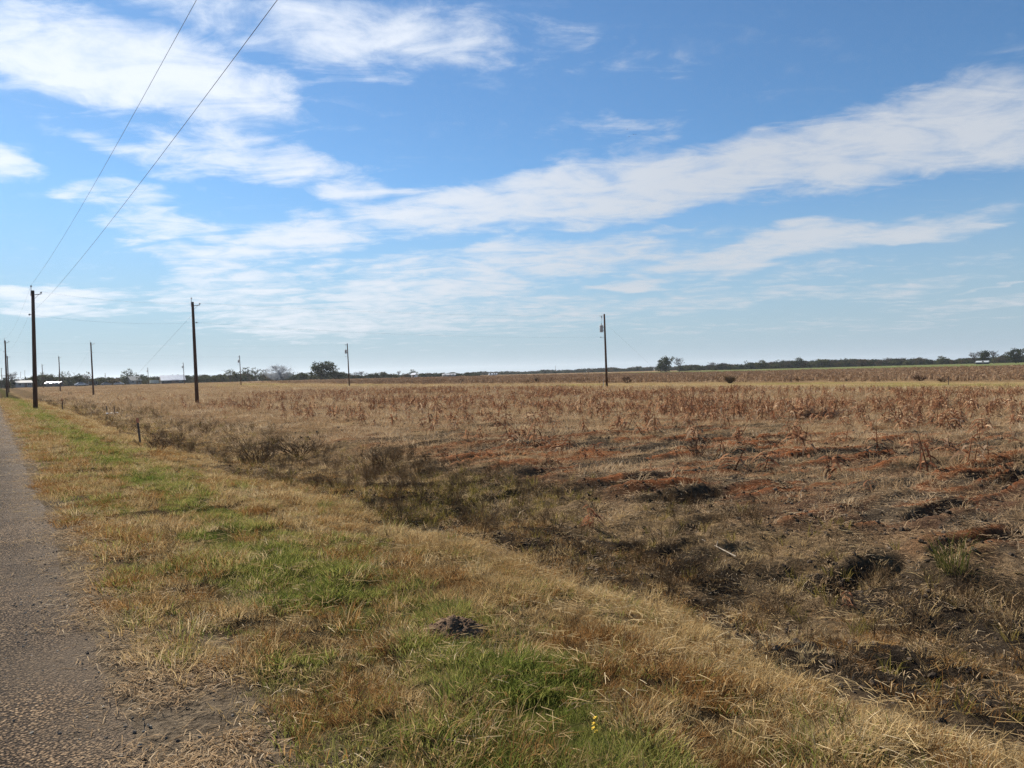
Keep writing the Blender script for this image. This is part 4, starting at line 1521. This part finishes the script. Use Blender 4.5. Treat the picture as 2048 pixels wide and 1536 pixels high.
tree(174, 742, 15, 330, 'loose', 'brown', 'brown thin tree leaning on the dense oak by the white car', 2, GL)
tree(203, 757, 24, 400, 'low', 'olive', 'low tree right of the dark trailer', 0, GL)
tree(228, 757, 34, 410, 'low', 'brown', 'wide brown low tree behind the parked cars', 1, GL)
tree(255, 737, 27, 400, 'loose', 'dark', 'tall open crowned tree rising above the grey gabled house', 0, GL)
tree(257, 751, 26, 395, 'low', 'dark', 'dense dark tree under the open crowned one', 2, GL)
tree(277, 755, 20, 395, 'low', 'olive', 'low olive tree right of the grey gabled house', 0, GL)
tree(303, 757, 32, 420, 'low', 'olive', 'broad low tree behind the white box trailer', 1, GL)
tree(370, 752, 22, 420, 'low', 'dark', 'dark tree at the right end of the long barn', 2, GL)
for k, (px, ty, w) in enumerate(((396, 754, 26), (412, 750, 22), (428, 753, 24), (446, 749, 22))):
    tree(px, ty, w, 440 + 5 * k, 'low', 'olive', '%s of four olive hedge trees right of the pole across the ditch' % ('leftmost', 'second', 'third', 'rightmost')[k], k, GL)
tree(461, 738, 24, 430, 'loose', 'olive', 'pale ragged tree left of the transformer pole before the loose row', 1, GL)
tree(474, 744, 22, 435, 'low', 'dark', 'dark tree at the foot of the loose tree row', 0, GL)
tree(494, 733, 23, 430, 'loose', 'dark', 'tallest dark loose tree right of the thin transformer pole', 2, GL)
tree(511, 735, 24, 430, 'loose', 'olive', 'loose tree between the tallest loose one and the smoke', 0, GL)
tree(529, 739, 15, 440, 'loose', 'brown', 'thin tree at the left of the smoke', 1, GL)
tree(557, 730, 54, 420, 'bare', '', 'wide bare tree standing in the smoke', 1, GL)
tree(556, 742, 36, 424, 'low', 'brown', 'brown leafy undergrowth in the smoke under the wide bare tree', 1, GL, 'undergrowth_tree')
tree(586, 752, 18, 440, 'low', 'dark', 'small dark tree right of the smoke', 0, GL)
tree(605, 743, 26, 430, 'low', 'dark', 'dark round tree left of the big dark oak', 1, GL)
tree(643, 722, 58, 400, 'oak', 'dark', 'big dark oak, largest tree on the left skyline', 2, GL)
tree(667, 724, 24, 405, 'loose', 'dark', 'open branched tree against the right side of the big oak', 0, GL)
tree(676, 744, 26, 402, 'low', 'dark', 'dark low skirt tree at the right foot of the big oak', 2, GL)
tree(712, 744, 20, 470, 'bare', '', 'bare tree right of the transformer pole near the big oak', 2, GL)
tree(723, 742, 18, 470, 'bare', '', 'second bare tree right of the transformer pole near the big oak', 0, GL)
tree(733, 744, 9, 460, 'poplar', 'dark', 'small pointed dark tree among the bare trees', 1, GL)
for k, (px, ty, w) in enumerate(((700, 750, 24), (717, 750, 20), (745, 749, 18))):
    tree(px, ty, w, 470, 'low', 'dark', 'low dark tree %s' % ('just right of the second transformer pole', 'under the two bare trees', 'right of the small pointed tree')[k], k, GL)
tree(752, 746, 18, 465, 'low', 'dark', 'left one of the dense tree pair before the white bin', 2, GL)
tree(767, 743, 20, 465, 'oak', 'olive', 'right one of the dense tree pair before the white bin', 0, GL)
tree(785, 746, 22, 470, 'low', 'olive', 'rounded tree next left of the white bin', 1, GL)
tree(798, 741, 9, 470, 'bare', '', 'thin bare sapling left of the white bin', 1, GL)
tree(825, 738, 19, 480, 'loose', 'dark', 'sparse two topped tree above the white bin', 2, GL)
tree(812, 747, 18, 480, 'low', 'brown', 'brown low tree left behind the white bin', 0, GL)
for k, (px, ty, w) in enumerate(((846, 748, 22), (866, 747, 24), (885, 746, 22), (905, 745, 24), (922, 747, 18))):
    tree(px, ty, w, 560, 'low', 'dark', '%s of five dark low trees behind the long low building' % ('leftmost', 'second', 'middle', 'fourth', 'rightmost')[k], k, GL)
GRT = 'trees along the right skyline'
tree(1331, 712, 32, 520, 'oak', 'dark', 'big spreading dark tree with clear trunks right of the transformer pole', 0, GRT)
tree(1322, 728, 26, 522, 'low', 'dark', 'dark thicket under the big spreading tree on the right', 0, GRT, 'thicket_tree')
tree(1359, 715, 24, 525, 'bare', '', 'bare fan shaped tree right of the big spreading tree', 2, GRT)
tree(1425, 724, 26, 600, 'bare', '', 'bare grey tree in the right woods edge', 0, GRT)
tree(1493, 721, 13, 590, 'poplar', 'dark', 'small pointed dark tree in the right woods edge', 0, GRT)
tree(1596, 715, 26, 600, 'oak', 'dark', 'domed tree rising highest from the middle of the right woods', 1, GRT)
for px, ty, w, kd, tn, lb in ((1447, 725, 20, 'bare', '', 'bare tree next right of the bare grey one in the right woods'),
                              (1522, 720, 26, 'oak', 'olive', 'olive tree next right of the small pointed one in the right woods'),
                              (1560, 719, 22, 'loose', 'dark', 'ragged tree just left of the domed one in the right woods'),
                              (1640, 719, 32, 'low', 'olive', 'broad olive tree just right of the domed one in the right woods'),
                              (1690, 716, 24, 'loose', 'dark', 'ragged dark tree midway between the domed and brown airy trees'),
                              (1725, 718, 30, 'oak', 'brown', 'brown rounded tree right of the ragged dark one in the right woods'),
                              (1775, 715, 24, 'bare', '', 'bare tree left of the brown airy one in the right woods'),
                              (1885, 712, 28, 'oak', 'olive', 'olive rounded tree right of the brown airy one')):
    tree(px, ty, w, 590, kd, tn, lb, int(px) % 3, GRT)
tree(1838, 714, 22, 600, 'loose', 'brown', 'brown airy tree left of the far right trees', 1, GRT)
tree(1950, 703, 24, 500, 'bare', '', 'bare tree left of the far right shed roof', 1, GRT)
tree(1969, 700, 26, 500, 'oak', 'dark', 'dark tree above the far right shed roof', 2, GRT)
tree(1988, 701, 24, 505, 'bare', '', 'bare tree between the two dark trees at the far right', 0, GRT)
tree(2011, 709, 18, 510, 'bare', '', 'small bare tree next to the last dark tree on the right', 2, GRT)
tree(2032, 696, 38, 500, 'oak', 'dark', 'last big dark tree at the right edge of the skyline', 0, GRT)


def wood_variants():
    out = []
    for kind, tone, i in (('low', 'dark', 0), ('low', 'olive', 1), ('low', 'brown', 2), ('oak', 'dark', 1), ('bare', 'twig', 0), ('low', 'dark', 2)):
        e = TREES[kind][i]
        b = MB()
        b.v = list(e['w'].v) + list(e['c'].v)
        o = len(e['w'].v)
        b.f = list(e['w'].f) + [tuple(q + o for q in f) for f in e['c'].f]
        b.sh = list(e['w'].sh) + list(e['c'].sh)
        out.append(b.mesh('wood_tree', [BARK, LV[tone]], False, [0] * len(e['w'].f) + [1] * len(e['c'].f)))
    return variants('wood_tree', out)


c_wd = wood_variants()


def woods(name, label, spans, seed):
    """a mass of far trees: (px0, px1, top y at px0, top y at px1, distance, how many)"""
    g = np.random.default_rng(seed)
    P, S = [], []
    for (x0, x1, y0, y1, Y, n) in spans:
        for k in range(n):
            u = g.uniform()
            px = x0 + (x1 - x0) * u
            Yk = Y * g.uniform(1.0, 1.12)
            b = at(px, 750, Yk)
            z = Hz(b.x, b.y)
            h = (at(px, y0 + (y1 - y0) * u, Yk).z - z) * (g.uniform(0.40, 0.85) + 0.85 * float(fbm(np.array([px / 26.0]), np.array([seed * 3.7]), 3, 77)[0]))
            h = max(h * (1.25 if seed == 3 else 1.0), 3.0)
            w = h * g.uniform(1.1, 1.9)
            P.append((b.x, b.y, z))
            S.append((w, w, h))
    rot = np.stack([np.zeros(len(P)), np.zeros(len(P)), g.uniform(0, 6.28, len(P))], -1)
    scatter(name, c_wd, np.array(P), np.array(S), g.uniform(0, 1, len(P)), 6, label, 'woods', rot)


woods('left_woods', 'low continuous tree line closing off the field on the left', [
    (-120, 60, 762, 760, 380, 60), (60, 300, 760, 756, 440, 120), (300, 480, 756, 752, 470, 90), (480, 700, 752, 749, 490, 110), (700, 960, 752, 747, 560, 150)], 3)
woods('distant_woods', 'distant grey green woods along the horizon in the middle', [(930, 1100, 745, 741, 950, 200), (1100, 1400, 741, 731, 950, 340)], 4)
woods('right_woods', 'low green woods along the far edge of the field on the right', [
    (1360, 1500, 730, 728, 610, 110), (1500, 1620, 724, 722, 610, 110), (1620, 1850, 722, 719, 610, 200), (1850, 2160, 719, 709, 600, 240)], 5)

# ------------------------------------------------------------------ far buildings and vehicles
def metal(name, col, rough=0.35):
    m, t, out = mat_new(name)
    o = N(t, 'ShaderNodeTexCoord').outputs['Object']
    wv_ = N(t, 'ShaderNodeTexWave')
    wv_.inputs['Scale'].default_value = 2.5
    t.links.new(o, wv_.inputs['Vector'])
    n = tnoise(t, 0.6, 4, 0.6, o)
    c = ramp(t, n, [(0.3, tuple(v * 0.8 for v in col)), (0.7, col)])
    principled(t, out, c, rough, 0.2, bump(t, wv_.outputs['Fac'], 0.3, 0.03), 0.5)
    return m


ROOFW = metal('white_metal_roof', (0.75, 0.76, 0.77), 0.3)
ROOFG = metal('grey_metal_roof', (0.20, 0.21, 0.21), 0.75)
WALLD = plain('dark_siding', (0.075, 0.080, 0.085), 0.8)
WALLG = plain('grey_siding', (0.26, 0.27, 0.27), 0.8)
WALLP = plain('pale_siding', (0.48, 0.47, 0.43), 0.8)
DOORM = plain('door_paint', (0.16, 0.12, 0.10), 0.6)
TRIM = plain('window_trim', (0.60, 0.60, 0.58), 0.6)
GLASS = plain('window_glass', (0.035, 0.045, 0.055), 0.08)
RUB = plain('tyre_rubber', (0.018, 0.018, 0.018), 0.9)
CHR = plain('wheel_metal', (0.45, 0.45, 0.46), 0.3, 0.8)


def building(px, Y, wpx, wall_h, roof_h, depth, label, wm, rm, rz=0.0, name='farm_house', open_front=False, zoff=0.0, nwin=2):
    b = at(px, 760, Y)
    b.z = Hz(b.x, b.y) + zoff
    w = wpx * Y / F
    root = thing(name, label, 'building', b, rz - math.atan2(b.x, b.y))
    d = depth
    m = MB()
    # walls with gable ends
    vs = [(-w / 2, -d / 2, -0.1), (w / 2, -d / 2, -0.1), (w / 2, d / 2, -0.1), (-w / 2, d / 2, -0.1),
          (-w / 2, -d / 2, wall_h), (w / 2, -d / 2, wall_h), (w / 2, d / 2, wall_h), (-w / 2, d / 2, wall_h),
          (-w / 2, 0, wall_h + roof_h - 0.05), (w / 2, 0, wall_h + roof_h - 0.05)]
    m.add(vs, [(0, 1, 5, 4), (2, 3, 7, 6), (1, 2, 6, 9, 5), (3, 0, 4, 8, 7)])
    m.build('wall', wm, root)
    r = MB()
    ov = 0.4
    th = 0.14
    for sgn in (-1, 1):
        e = (sgn * (d / 2 + ov), wall_h - roof_h * ov / (d / 2))
        a = [(-w / 2 - ov, e[0], e[1]), (w / 2 + ov, e[0], e[1]), (w / 2 + ov, 0, wall_h + roof_h), (-w / 2 - ov, 0, wall_h + roof_h)]
        up = [(x, y, z + th) for x, y, z in a]
        r.add(a + up, [(0, 1, 2, 3), (7, 6, 5, 4), (0, 4, 5, 1), (1, 5, 6, 2), (2, 6, 7, 3), (3, 7, 4, 0)])
    r.build('roof', rm, root)
    q = MB()
    q.box((w * 0.08, -d / 2 - 0.03, 1.02), (1.0 if not open_front else 3.2, 0.06, 2.04 if not open_front else 2.3))
    dr = q.build('door', DOORM, root)
    q = MB()
    q.box((w * 0.08 + 0.36, -d / 2 - 0.09, 1.0), (0.06, 0.06, 0.12))
    q.build('handle', STEEL, dr)
    for k in range(nwin):
        x = w * (-0.32 + 0.64 * k / max(1, nwin - 1)) if nwin > 1 else -w * 0.25
        if abs(x - w * 0.08) < 1.2:
            x += 1.6
        q = MB()
        q.box((x, -d / 2 - 0.025, 1.55), (1.2, 0.05, 1.1))
        f = q.build('window', TRIM, root)
        q = MB()
        for dx_ in (-0.28, 0.28):
            q.box((x + dx_, -d / 2 - 0.056, 1.55), (0.48, 0.02, 0.94))
        q.build('pane', GLASS, f)
    return root


building(46, 330, 25, 2.3, 1.0, 8, 'low house with a pale grey green roof at the far left', WALLG, ROOFG, R(8), 'farm_house')
building(108, 330, 24, 1.7, 0.75, 7, 'low shed with a bright white metal roof among the left trees', WALLD, ROOFW, R(-12), 'metal_shed')
building(267, 395, 19, 2.4, 2.1, 8, 'grey gabled farmhouse under the open crowned tree', WALLG, ROOFG, R(20), 'farm_house')
building(345, 375, 42, 2.0, 2.4, 9, 'long barn with a pale metal roof left of a transformer pole', WALLD, ROOFW, R(4), 'long_barn', True, 0, 3)
building(829, 440, 8, 2.0, 0.9, 3.5, 'small bright white bin building in the middle of the left skyline', plain('white_paint', (0.80, 0.80, 0.79), 0.5), ROOFW, R(-30), 'white_bin', False, 0, 1)
building(898, 540, 25, 1.6, 1.0, 9, 'long low pale roofed building right of the white bin', WALLG, metal('tan_roof', (0.46, 0.43, 0.39)), R(3), 'low_building')
building(986, 760, 16, 1.3, 0.6, 9, 'tiny pale building before the distant woods', WALLP, ROOFW, R(3), 'distant_building')
building(1966, 470, 20, 1.2, 0.9, 8, 'low shed roof under the dark trees at the far right', WALLD, metal('pale_roof', (0.42, 0.45, 0.45), 0.6), R(-6), 'farm_shed', False, 0, 0)


def wheel(root, x, y, r=0.33, w=0.22):
    q = MB()
    q.tube([(x, y - w / 2, r), (x, y - w / 2 + 0.03, r), (x, y + w / 2 - 0.03, r), (x, y + w / 2, r)], [r * 0.9, r, r, r * 0.9], 16)
    t_ = q.build('wheel', RUB, root)
    q = MB()
    q.tube([(x, y - w / 2 - 0.012, r), (x, y + w / 2 + 0.012, r)], r * 0.58, 12)
    q.build('rim', CHR, t_)


def car(px, Y, rz, label, col, L=4.6, zoff=0.0):
    b = at(px, 765, Y)
    b.z = Hz(b.x, b.y) + zoff
    root = thing('parked_car', label, 'car', b, rz - math.atan2(b.x, b.y), 'vehicles parked at the left farm')
    paint = plain('car_paint', col, 0.25, 0.1, 0.05)
    W = 1.75
    q = MB()
    prof = [(-L / 2, 0.35), (-L / 2, 0.75), (-L * 0.44, 0.86), (-L * 0.2, 0.92), (L * 0.22, 0.92), (L * 0.44, 0.80), (L / 2, 0.68), (L / 2, 0.35)]
    vs = []
    for sgn in (-1, 1):
        vs += [(x, sgn * W / 2, z) for x, z in prof]
    n = len(prof)
    q.add(vs, [tuple(range(n)), tuple(range(2 * n - 1, n - 1, -1))] + [(i, i + n, (i + 1) % n + n, (i + 1) % n) for i in range(n)])
    q.build('body', paint, root)
    q = MB()
    cab = [(-L * 0.38, 0.90), (-L * 0.24, 1.36), (L * 0.06, 1.42), (L * 0.24, 0.91)]
    vs = []
    for sgn in (-1, 1):
        vs += [(x, sgn * (W / 2 - 0.06 - (0.14 if z > 1 else 0)), z) for x, z in cab]
    q.add(vs, [(0, 1, 2, 3), (7, 6, 5, 4), (0, 4, 5, 1), (1, 5, 6, 2), (2, 6, 7, 3)])
    cb = q.build('cabin', paint, root)
    q = MB()
    for sgn in (-1, 1):
        y = sgn * (W / 2 - 0.05)
        y2 = sgn * (W / 2 - 0.175)
        for (xa, xb, xc, xd) in ((-L * 0.33, -L * 0.08, -L * 0.09, -L * 0.22), (-L * 0.06, L * 0.17, L * 0.05, -L * 0.06)):
            q.add([(xa, y, 0.97), (xb, y, 0.97), (xc, y2, 1.34), (xd, y2, 1.34)], [(0, 1, 2, 3)])
    q.add([(L * 0.235, -W / 2 + .15, 0.95), (L * 0.235, W / 2 - .15, 0.95), (L * 0.075, W / 2 - .25, 1.40), (L * 0.075, -W / 2 + .25, 1.40)], [(0, 1, 2, 3)])
    q.build('window', GLASS, cb)
    for sx in (-L * 0.31, L * 0.31):
        for sy in (-W / 2 + 0.1, W / 2 - 0.1):
            wheel(root, sx, sy)
    for sy in (-0.6, 0.6):
        q = MB()
        q.box((L / 2 + 0.01, sy, 0.62), (0.05, 0.3, 0.12))
        q.build('headlight', TRIM, root)
    return root


car(163, 285, R(8), 'silver white car parked in front of the dense oak', (0.66, 0.68, 0.71), 4.7, 0.35)
car(213, 345, R(5), 'grey car parked right of the dark trailer', (0.22, 0.24, 0.27), 4.5, 0.2)
car(238, 350, R(-10), 'pale grey car parked in front of the wide brown low tree', (0.46, 0.47, 0.48), 4.4, 0.2)


def trailer(px, Y, L, h, label, mat, rz, zoff, name):
    b = at(px, 765, Y)
    b.z = Hz(b.x, b.y) + zoff
    root = thing(name, label, 'trailer', b, rz - math.atan2(b.x, b.y))
    q = MB()
    q.box((0, 0, 0.55 + h / 2), (L, 2.2, h), 0, 0.985)
    bd = q.build('body', mat, root)
    q = MB()
    for k in range(5):
        q.box((-L / 2 + L * (k + 0.5) / 5, -1.11, 0.55 + h / 2), (0.06, 0.04, h * 0.95))
    q.build('side_rib', STEEL, bd)
    q = MB()
    q.tube([(-L / 2, 0, 0.5), (-L / 2 - 1.2, 0, 0.5)], 0.06, 6)
    q.build('hitch', STEEL, root)
    for sx in (-0.45, 0.45):
        for sy in (-1.0, 1.0):
            wheel(root, sx + L * 0.1, sy)
    return root


trailer(187, 285, 3.3, 1.15, 'dark box trailer right of the parked white car', plain('black_paint', (0.020, 0.022, 0.025), 0.4), R(4), 0.35, 'dark_trailer')
trailer(309, 372, 4.2, 1.5, 'pale white box trailer left of the long barn', plain('trailer_white', (0.55, 0.60, 0.57), 0.5), R(6), 0.1, 'white_trailer')

# ------------------------------------------------------------------ posts, stakes and small things
PWOOD = plain('grey_post_wood', (0.095, 0.075, 0.060), 0.9, 0, 0.4, 12)
ORNG = plain('orange_paint', (0.55, 0.20, 0.11), 0.7)
TPOST = plain('rusty_steel', (0.085, 0.060, 0.050), 0.8)


def post(px, py, hpx, lean, r, label, mat, tip=None, name='fence_post'):
    p = ground_hit(px, py)
    h = hpx * p.y / F
    root = thing(name, label, 'post', p, 0, 'posts and stakes along the ditch')
    e = Vector((lean * h, 0, h))
    q = MB()
    q.tube([(0, 0, -0.05), e * 0.5 + Vector((0.004, 0, 0)), e], [r, r * 0.95, r * 0.9], 8)
    q.build('shaft', mat, root)
    if tip:
        q = MB()
        q.tube([e * 0.84, e * 1.015], [r * 1.14, r * 1.1], 8)
        q.build('painted_tip', tip, root)
    return root


post(281, 888, 54, -0.09, 0.034, 'leaning dark post with an orange tip at the ditch edge', PWOOD, ORNG)
post(125, 821, 22, 0.0, 0.035, 'thin short post right of the tallest pole', TPOST, ORNG, 'marker_stake')
post(214.5, 830, 19, -0.05, 0.03, 'left one of two stakes beside the white pipe', TPOST, None, 'marker_stake')
post(229, 829, 18, -0.03, 0.03, 'right one of two stakes beside the white pipe', TPOST, None, 'marker_stake')
post(138, 790, 7, 0, 0.05, 'left one of two far stubby posts near the field edge', PWOOD)
post(142, 790, 7, 0, 0.05, 'right one of two far stubby posts near the field edge', PWOOD)
post(1897, 772, 20, 0.0, 0.03, 'left one of two thin stakes in the stalks on the right', TPOST, None, 'marker_stake')
post(1893, 792, 14, 0.0, 0.03, 'right one of two thin stakes in the stalks on the right', TPOST, None, 'marker_stake')
p = ground_hit(225, 829)
q = MB()
q.tube([(-0.45, 0.05, 0.07), (0.45, -0.05, 0.09)], 0.06, 10)
root = thing('culvert_pipe', 'short white plastic pipe lying between two stakes', 'pipe', p)
q.build('barrel', plain('white_plastic', (0.75, 0.75, 0.73), 0.5), root)
q = MB()
q.tube([(0.40, -0.045, 0.089), (0.47, -0.052, 0.09)], 0.075, 10)
q.build('collar', plain('grey_plastic', (0.5, 0.5, 0.5), 0.5), root)

# a lying stick, a dirt mound, a yellow flower
DRYST = plain('bleached_wood', (0.30, 0.25, 0.19), 0.8)
a, b2 = ground_hit(1404, 1094), ground_hit(1472, 1122)
q = MB()
d = b2 - a
q.tube([Vector((0, 0, 0.09)), d * 0.45 + Vector((0, 0, 0.075)), d + Vector((0, 0, 0.05))], [0.004, 0.006, 0.008], 6)
q.tube([d * 0.45 + Vector((0, 0, 0.075)), d * 0.52 + Vector((0.02, 0.12, 0.12))], [0.006, 0.003], 5)
o = q.build('dry_stick', DRYST)
o.location = a
tag(o, 'bleached dry stick lying beside the dark bushy weed', 'stick')

p = ground_hit(905, 1262)
n_ = 46
gx, gy = np.meshgrid(np.linspace(-0.26, 0.26, n_), np.linspace(-0.20, 0.20, n_))
rr = np.hypot(gx / 0.25, gy / 0.19)
hz = 0.13 * np.clip(1 - rr, 0, 1) ** 0.8 * (0.6 + 0.8 * fbm(gx.ravel() / 0.07, gy.ravel() / 0.07, 5, 801, 0.6).reshape(gx.shape)) - 0.02
hz += H(p.x + gx.ravel(), p.y + gy.ravel()).reshape(gx.shape) - p.z
i, j = np.meshgrid(np.arange(n_ - 1), np.arange(n_ - 1), indexing='ij')
f = np.stack([i * n_ + j, i * n_ + j + 1, (i + 1) * n_ + j + 1, (i + 1) * n_ + j], -1).reshape(-1, 4)
m, t, out = mat_new('clod_earth')
oc = N(t, 'ShaderNodeTexCoord').outputs['Object']
nn = tnoise(t, 60, 6, 0.7, oc)
principled(t, out, ramp(t, nn, [(0.3, (0.080, 0.050, 0.031)), (0.7, (0.20, 0.130, 0.080))]), 0.95, 0, bump(t, nn, 0.9, 0.02), 0.1)
V = [np.stack([gx.ravel(), gy.ravel(), hz.ravel()], -1)]
FQ, FT, off = [f], [], n_ * n_
for k in range(260):
    cm = bpy.data.objects['clod_%02d' % (k % 5)].data
    cv = np.array([v.co[:] for v in cm.vertices])
    a_, r_ = prng.uniform(0, 6.28), 0.25 * math.sqrt(prng.uniform(0, 1))
    cx, cy = r_ * math.cos(a_), 0.78 * r_ * math.sin(a_)
    ii = min(n_ - 1, max(0, int((cy + 0.20) / 0.40 * (n_ - 1))))
    jj = min(n_ - 1, max(0, int((cx + 0.26) / 0.52 * (n_ - 1))))
    sc_ = prng.uniform(0.005, 0.017)
    V.append(cv * sc_ + np.array([cx, cy, hz[ii, jj] - sc_ * 0.1]))
    for pl in cm.polygons:
        (FQ if len(pl.vertices) == 4 else FT).append(np.array([[v + off for v in pl.vertices]]))
    off += len(cv)
o = link('dirt_mound', mesh_np('dirt_mound', np.vstack(V), [np.vstack(FQ), np.vstack(FT)], [m], False), None, tuple(p))
tag(o, 'small dark dug up dirt mound in the verge grass', 'dirt mound')

YEL = plain('yellow_petal', (0.75, 0.48, 0.03), 0.6)
p = ground_hit(1190, 1482)
root = thing('yellow_flower', 'small yellow wildflower in the green grass at the bottom', 'flower', p)
root.scale = (0.85, 0.85, 0.85)
q = MB()
q.tube([(0, 0, -0.02), (0.004, 0.002, 0.06), (0.0, 0.0, 0.125)], 0.002, 5)
q.build('stem', GRN, root)
for k, (dx_, dy_, z_) in enumerate(((0.008, -0.006, 0.055), (-0.008, -0.004, 0.072), (0.006, -0.006, 0.086), (-0.004, -0.002, 0.098), (0.004, 0.0, 0.128))):
    q = MB()
    c = Vector((dx_, dy_, z_))
    for a_ in range(9):
        an = a_ * 0.698 + k
        e = Vector((math.cos(an), math.sin(an), 0.35 * math.sin(3 * an)))
        s_ = Vector((-math.sin(an), math.cos(an), 0.2))
        q.blade([c, c + e * 0.007 + Vector((0, 0, .004)), c + e * 0.012], [0.004, 0.008, 0.003], s_)
    q.tube([c - Vector((0, 0, .004)), c + Vector((0, 0, .006))], [0.005, 0.006], 7)
    q.build('blossom', YEL, root)

# birds, far up over the field
BIRD = plain('dark_feather', (0.03, 0.028, 0.026), 0.8)
for k, (px, py, lab) in enumerate(((1254.5, 258.5, 'uppermost of the four tiny dark birds in the sky'), (1258, 273.5, 'lower left one of the four tiny dark birds in the sky'),
                                   (1267, 269, 'middle one of the three lower tiny birds in the sky'), (1271.5, 269, 'rightmost of the four tiny dark birds in the sky'))):
    p = at(px, py, 420)
    q = MB()
    q.tube([(-0.32, 0, 0), (-0.15, 0, 0.0), (0.08, 0, 0.02), (0.24, 0, 0.03), (0.34, 0, 0.02)], [0.02, 0.08, 0.10, 0.06, 0.02], 8)
    root = thing('bird', lab, 'bird', p, prng.uniform(0, 6.28), 'birds circling over the field')
    q.build('body', BIRD, root, True)
    for sgn in (-1, 1):
        w = MB()
        w.add([(0.15, 0, 0.05), (-0.10, 0, 0.05), (0.12, sgn * 0.42, 0.16), (-0.10, sgn * 0.42, 0.16), (-0.02, sgn * 0.82, 0.10), (-0.10, sgn * 0.80, 0.10),
               (0.15, 0, 0.03), (-0.10, 0, 0.04), (0.12, sgn * 0.42, 0.145), (-0.10, sgn * 0.42, 0.15), (-0.02, sgn * 0.82, 0.09), (-0.10, sgn * 0.80, 0.09)],
              [(0, 1, 3, 2), (2, 3, 5, 4), (6, 8, 9, 7), (8, 10, 11, 9), (0, 2, 8, 6), (2, 4, 10, 8), (1, 7, 9, 3), (3, 9, 11, 5), (4, 5, 11, 10)])
        w.build('wing', BIRD, root)
    w = MB()
    w.add([(-0.28, -0.03, 0.01), (-0.28, 0.03, 0.01), (-0.50, 0.11, 0.0), (-0.50, -0.11, 0.0), (-0.28, -0.03, 0.0), (-0.28, 0.03, 0.0), (-0.50, 0.11, -0.01), (-0.50, -0.11, -0.01)],
          [(0, 1, 2, 3), (7, 6, 5, 4), (0, 4, 5, 1), (1, 5, 6, 2), (2, 6, 7, 3), (3, 7, 4, 0)])
    w.build('tail', BIRD, root)

# ------------------------------------------------------------------ smoke over the bare tree, and the air
p = at(556, 748, 416)
g = np.random.default_rng(61)
b = MB()
nu, nvv = 20, 12
vs, fs = [], []
for i in range(nvv + 1):
    th = math.pi * i / nvv
    for j in range(nu):
        ph = 2 * math.pi * j / nu
        k = 1 + 0.16 * math.sin(3 * ph + 1.3) * math.sin(th) + 0.12 * math.sin(5 * ph + 2 * th)
        vs.append((9.0 * k * math.sin(th) * math.cos(ph), 5.0 * k * math.sin(th) * math.sin(ph), 4.6 * k * math.cos(th)))
for i in range(nvv):
    for j in range(nu):
        fs.append((i * nu + j, (i + 1) * nu + j, (i + 1) * nu + (j + 1) % nu, i * nu + (j + 1) % nu))
b.add(vs, fs)
m, t, out = mat_new('thin_smoke')
pv = N(t, 'ShaderNodeVolumePrincipled')
pv.inputs['Color'].default_value = (0.80, 0.86, 0.95, 1)
pv.inputs['Density'].default_value = 0.05
t.links.new(pv.outputs[0], out.inputs['Volume'])
o = b.build('smoke', m)
o.location = (p.x, p.y, Hz(p.x, p.y) + 5.0)
tag(o, 'thin blue smoke drifting round the wide bare tree', 'smoke', kind='stuff')

b = MB()
b.box((0, 4200, 44), (14000, 9600, 92))
m, t, out = mat_new('hazy_air')
pv = N(t, 'ShaderNodeVolumePrincipled')
pv.inputs['Color'].default_value = (0.86, 0.93, 1.0, 1)
pv.inputs['Density'].default_value = 0.00009
pv.inputs['Anisotropy'].default_value = 0.3
t.links.new(pv.outputs[0], out.inputs['Volume'])
o = b.build('haze', m)
tag(o, 'faint haze in the air over the field', 'haze', kind='stuff')
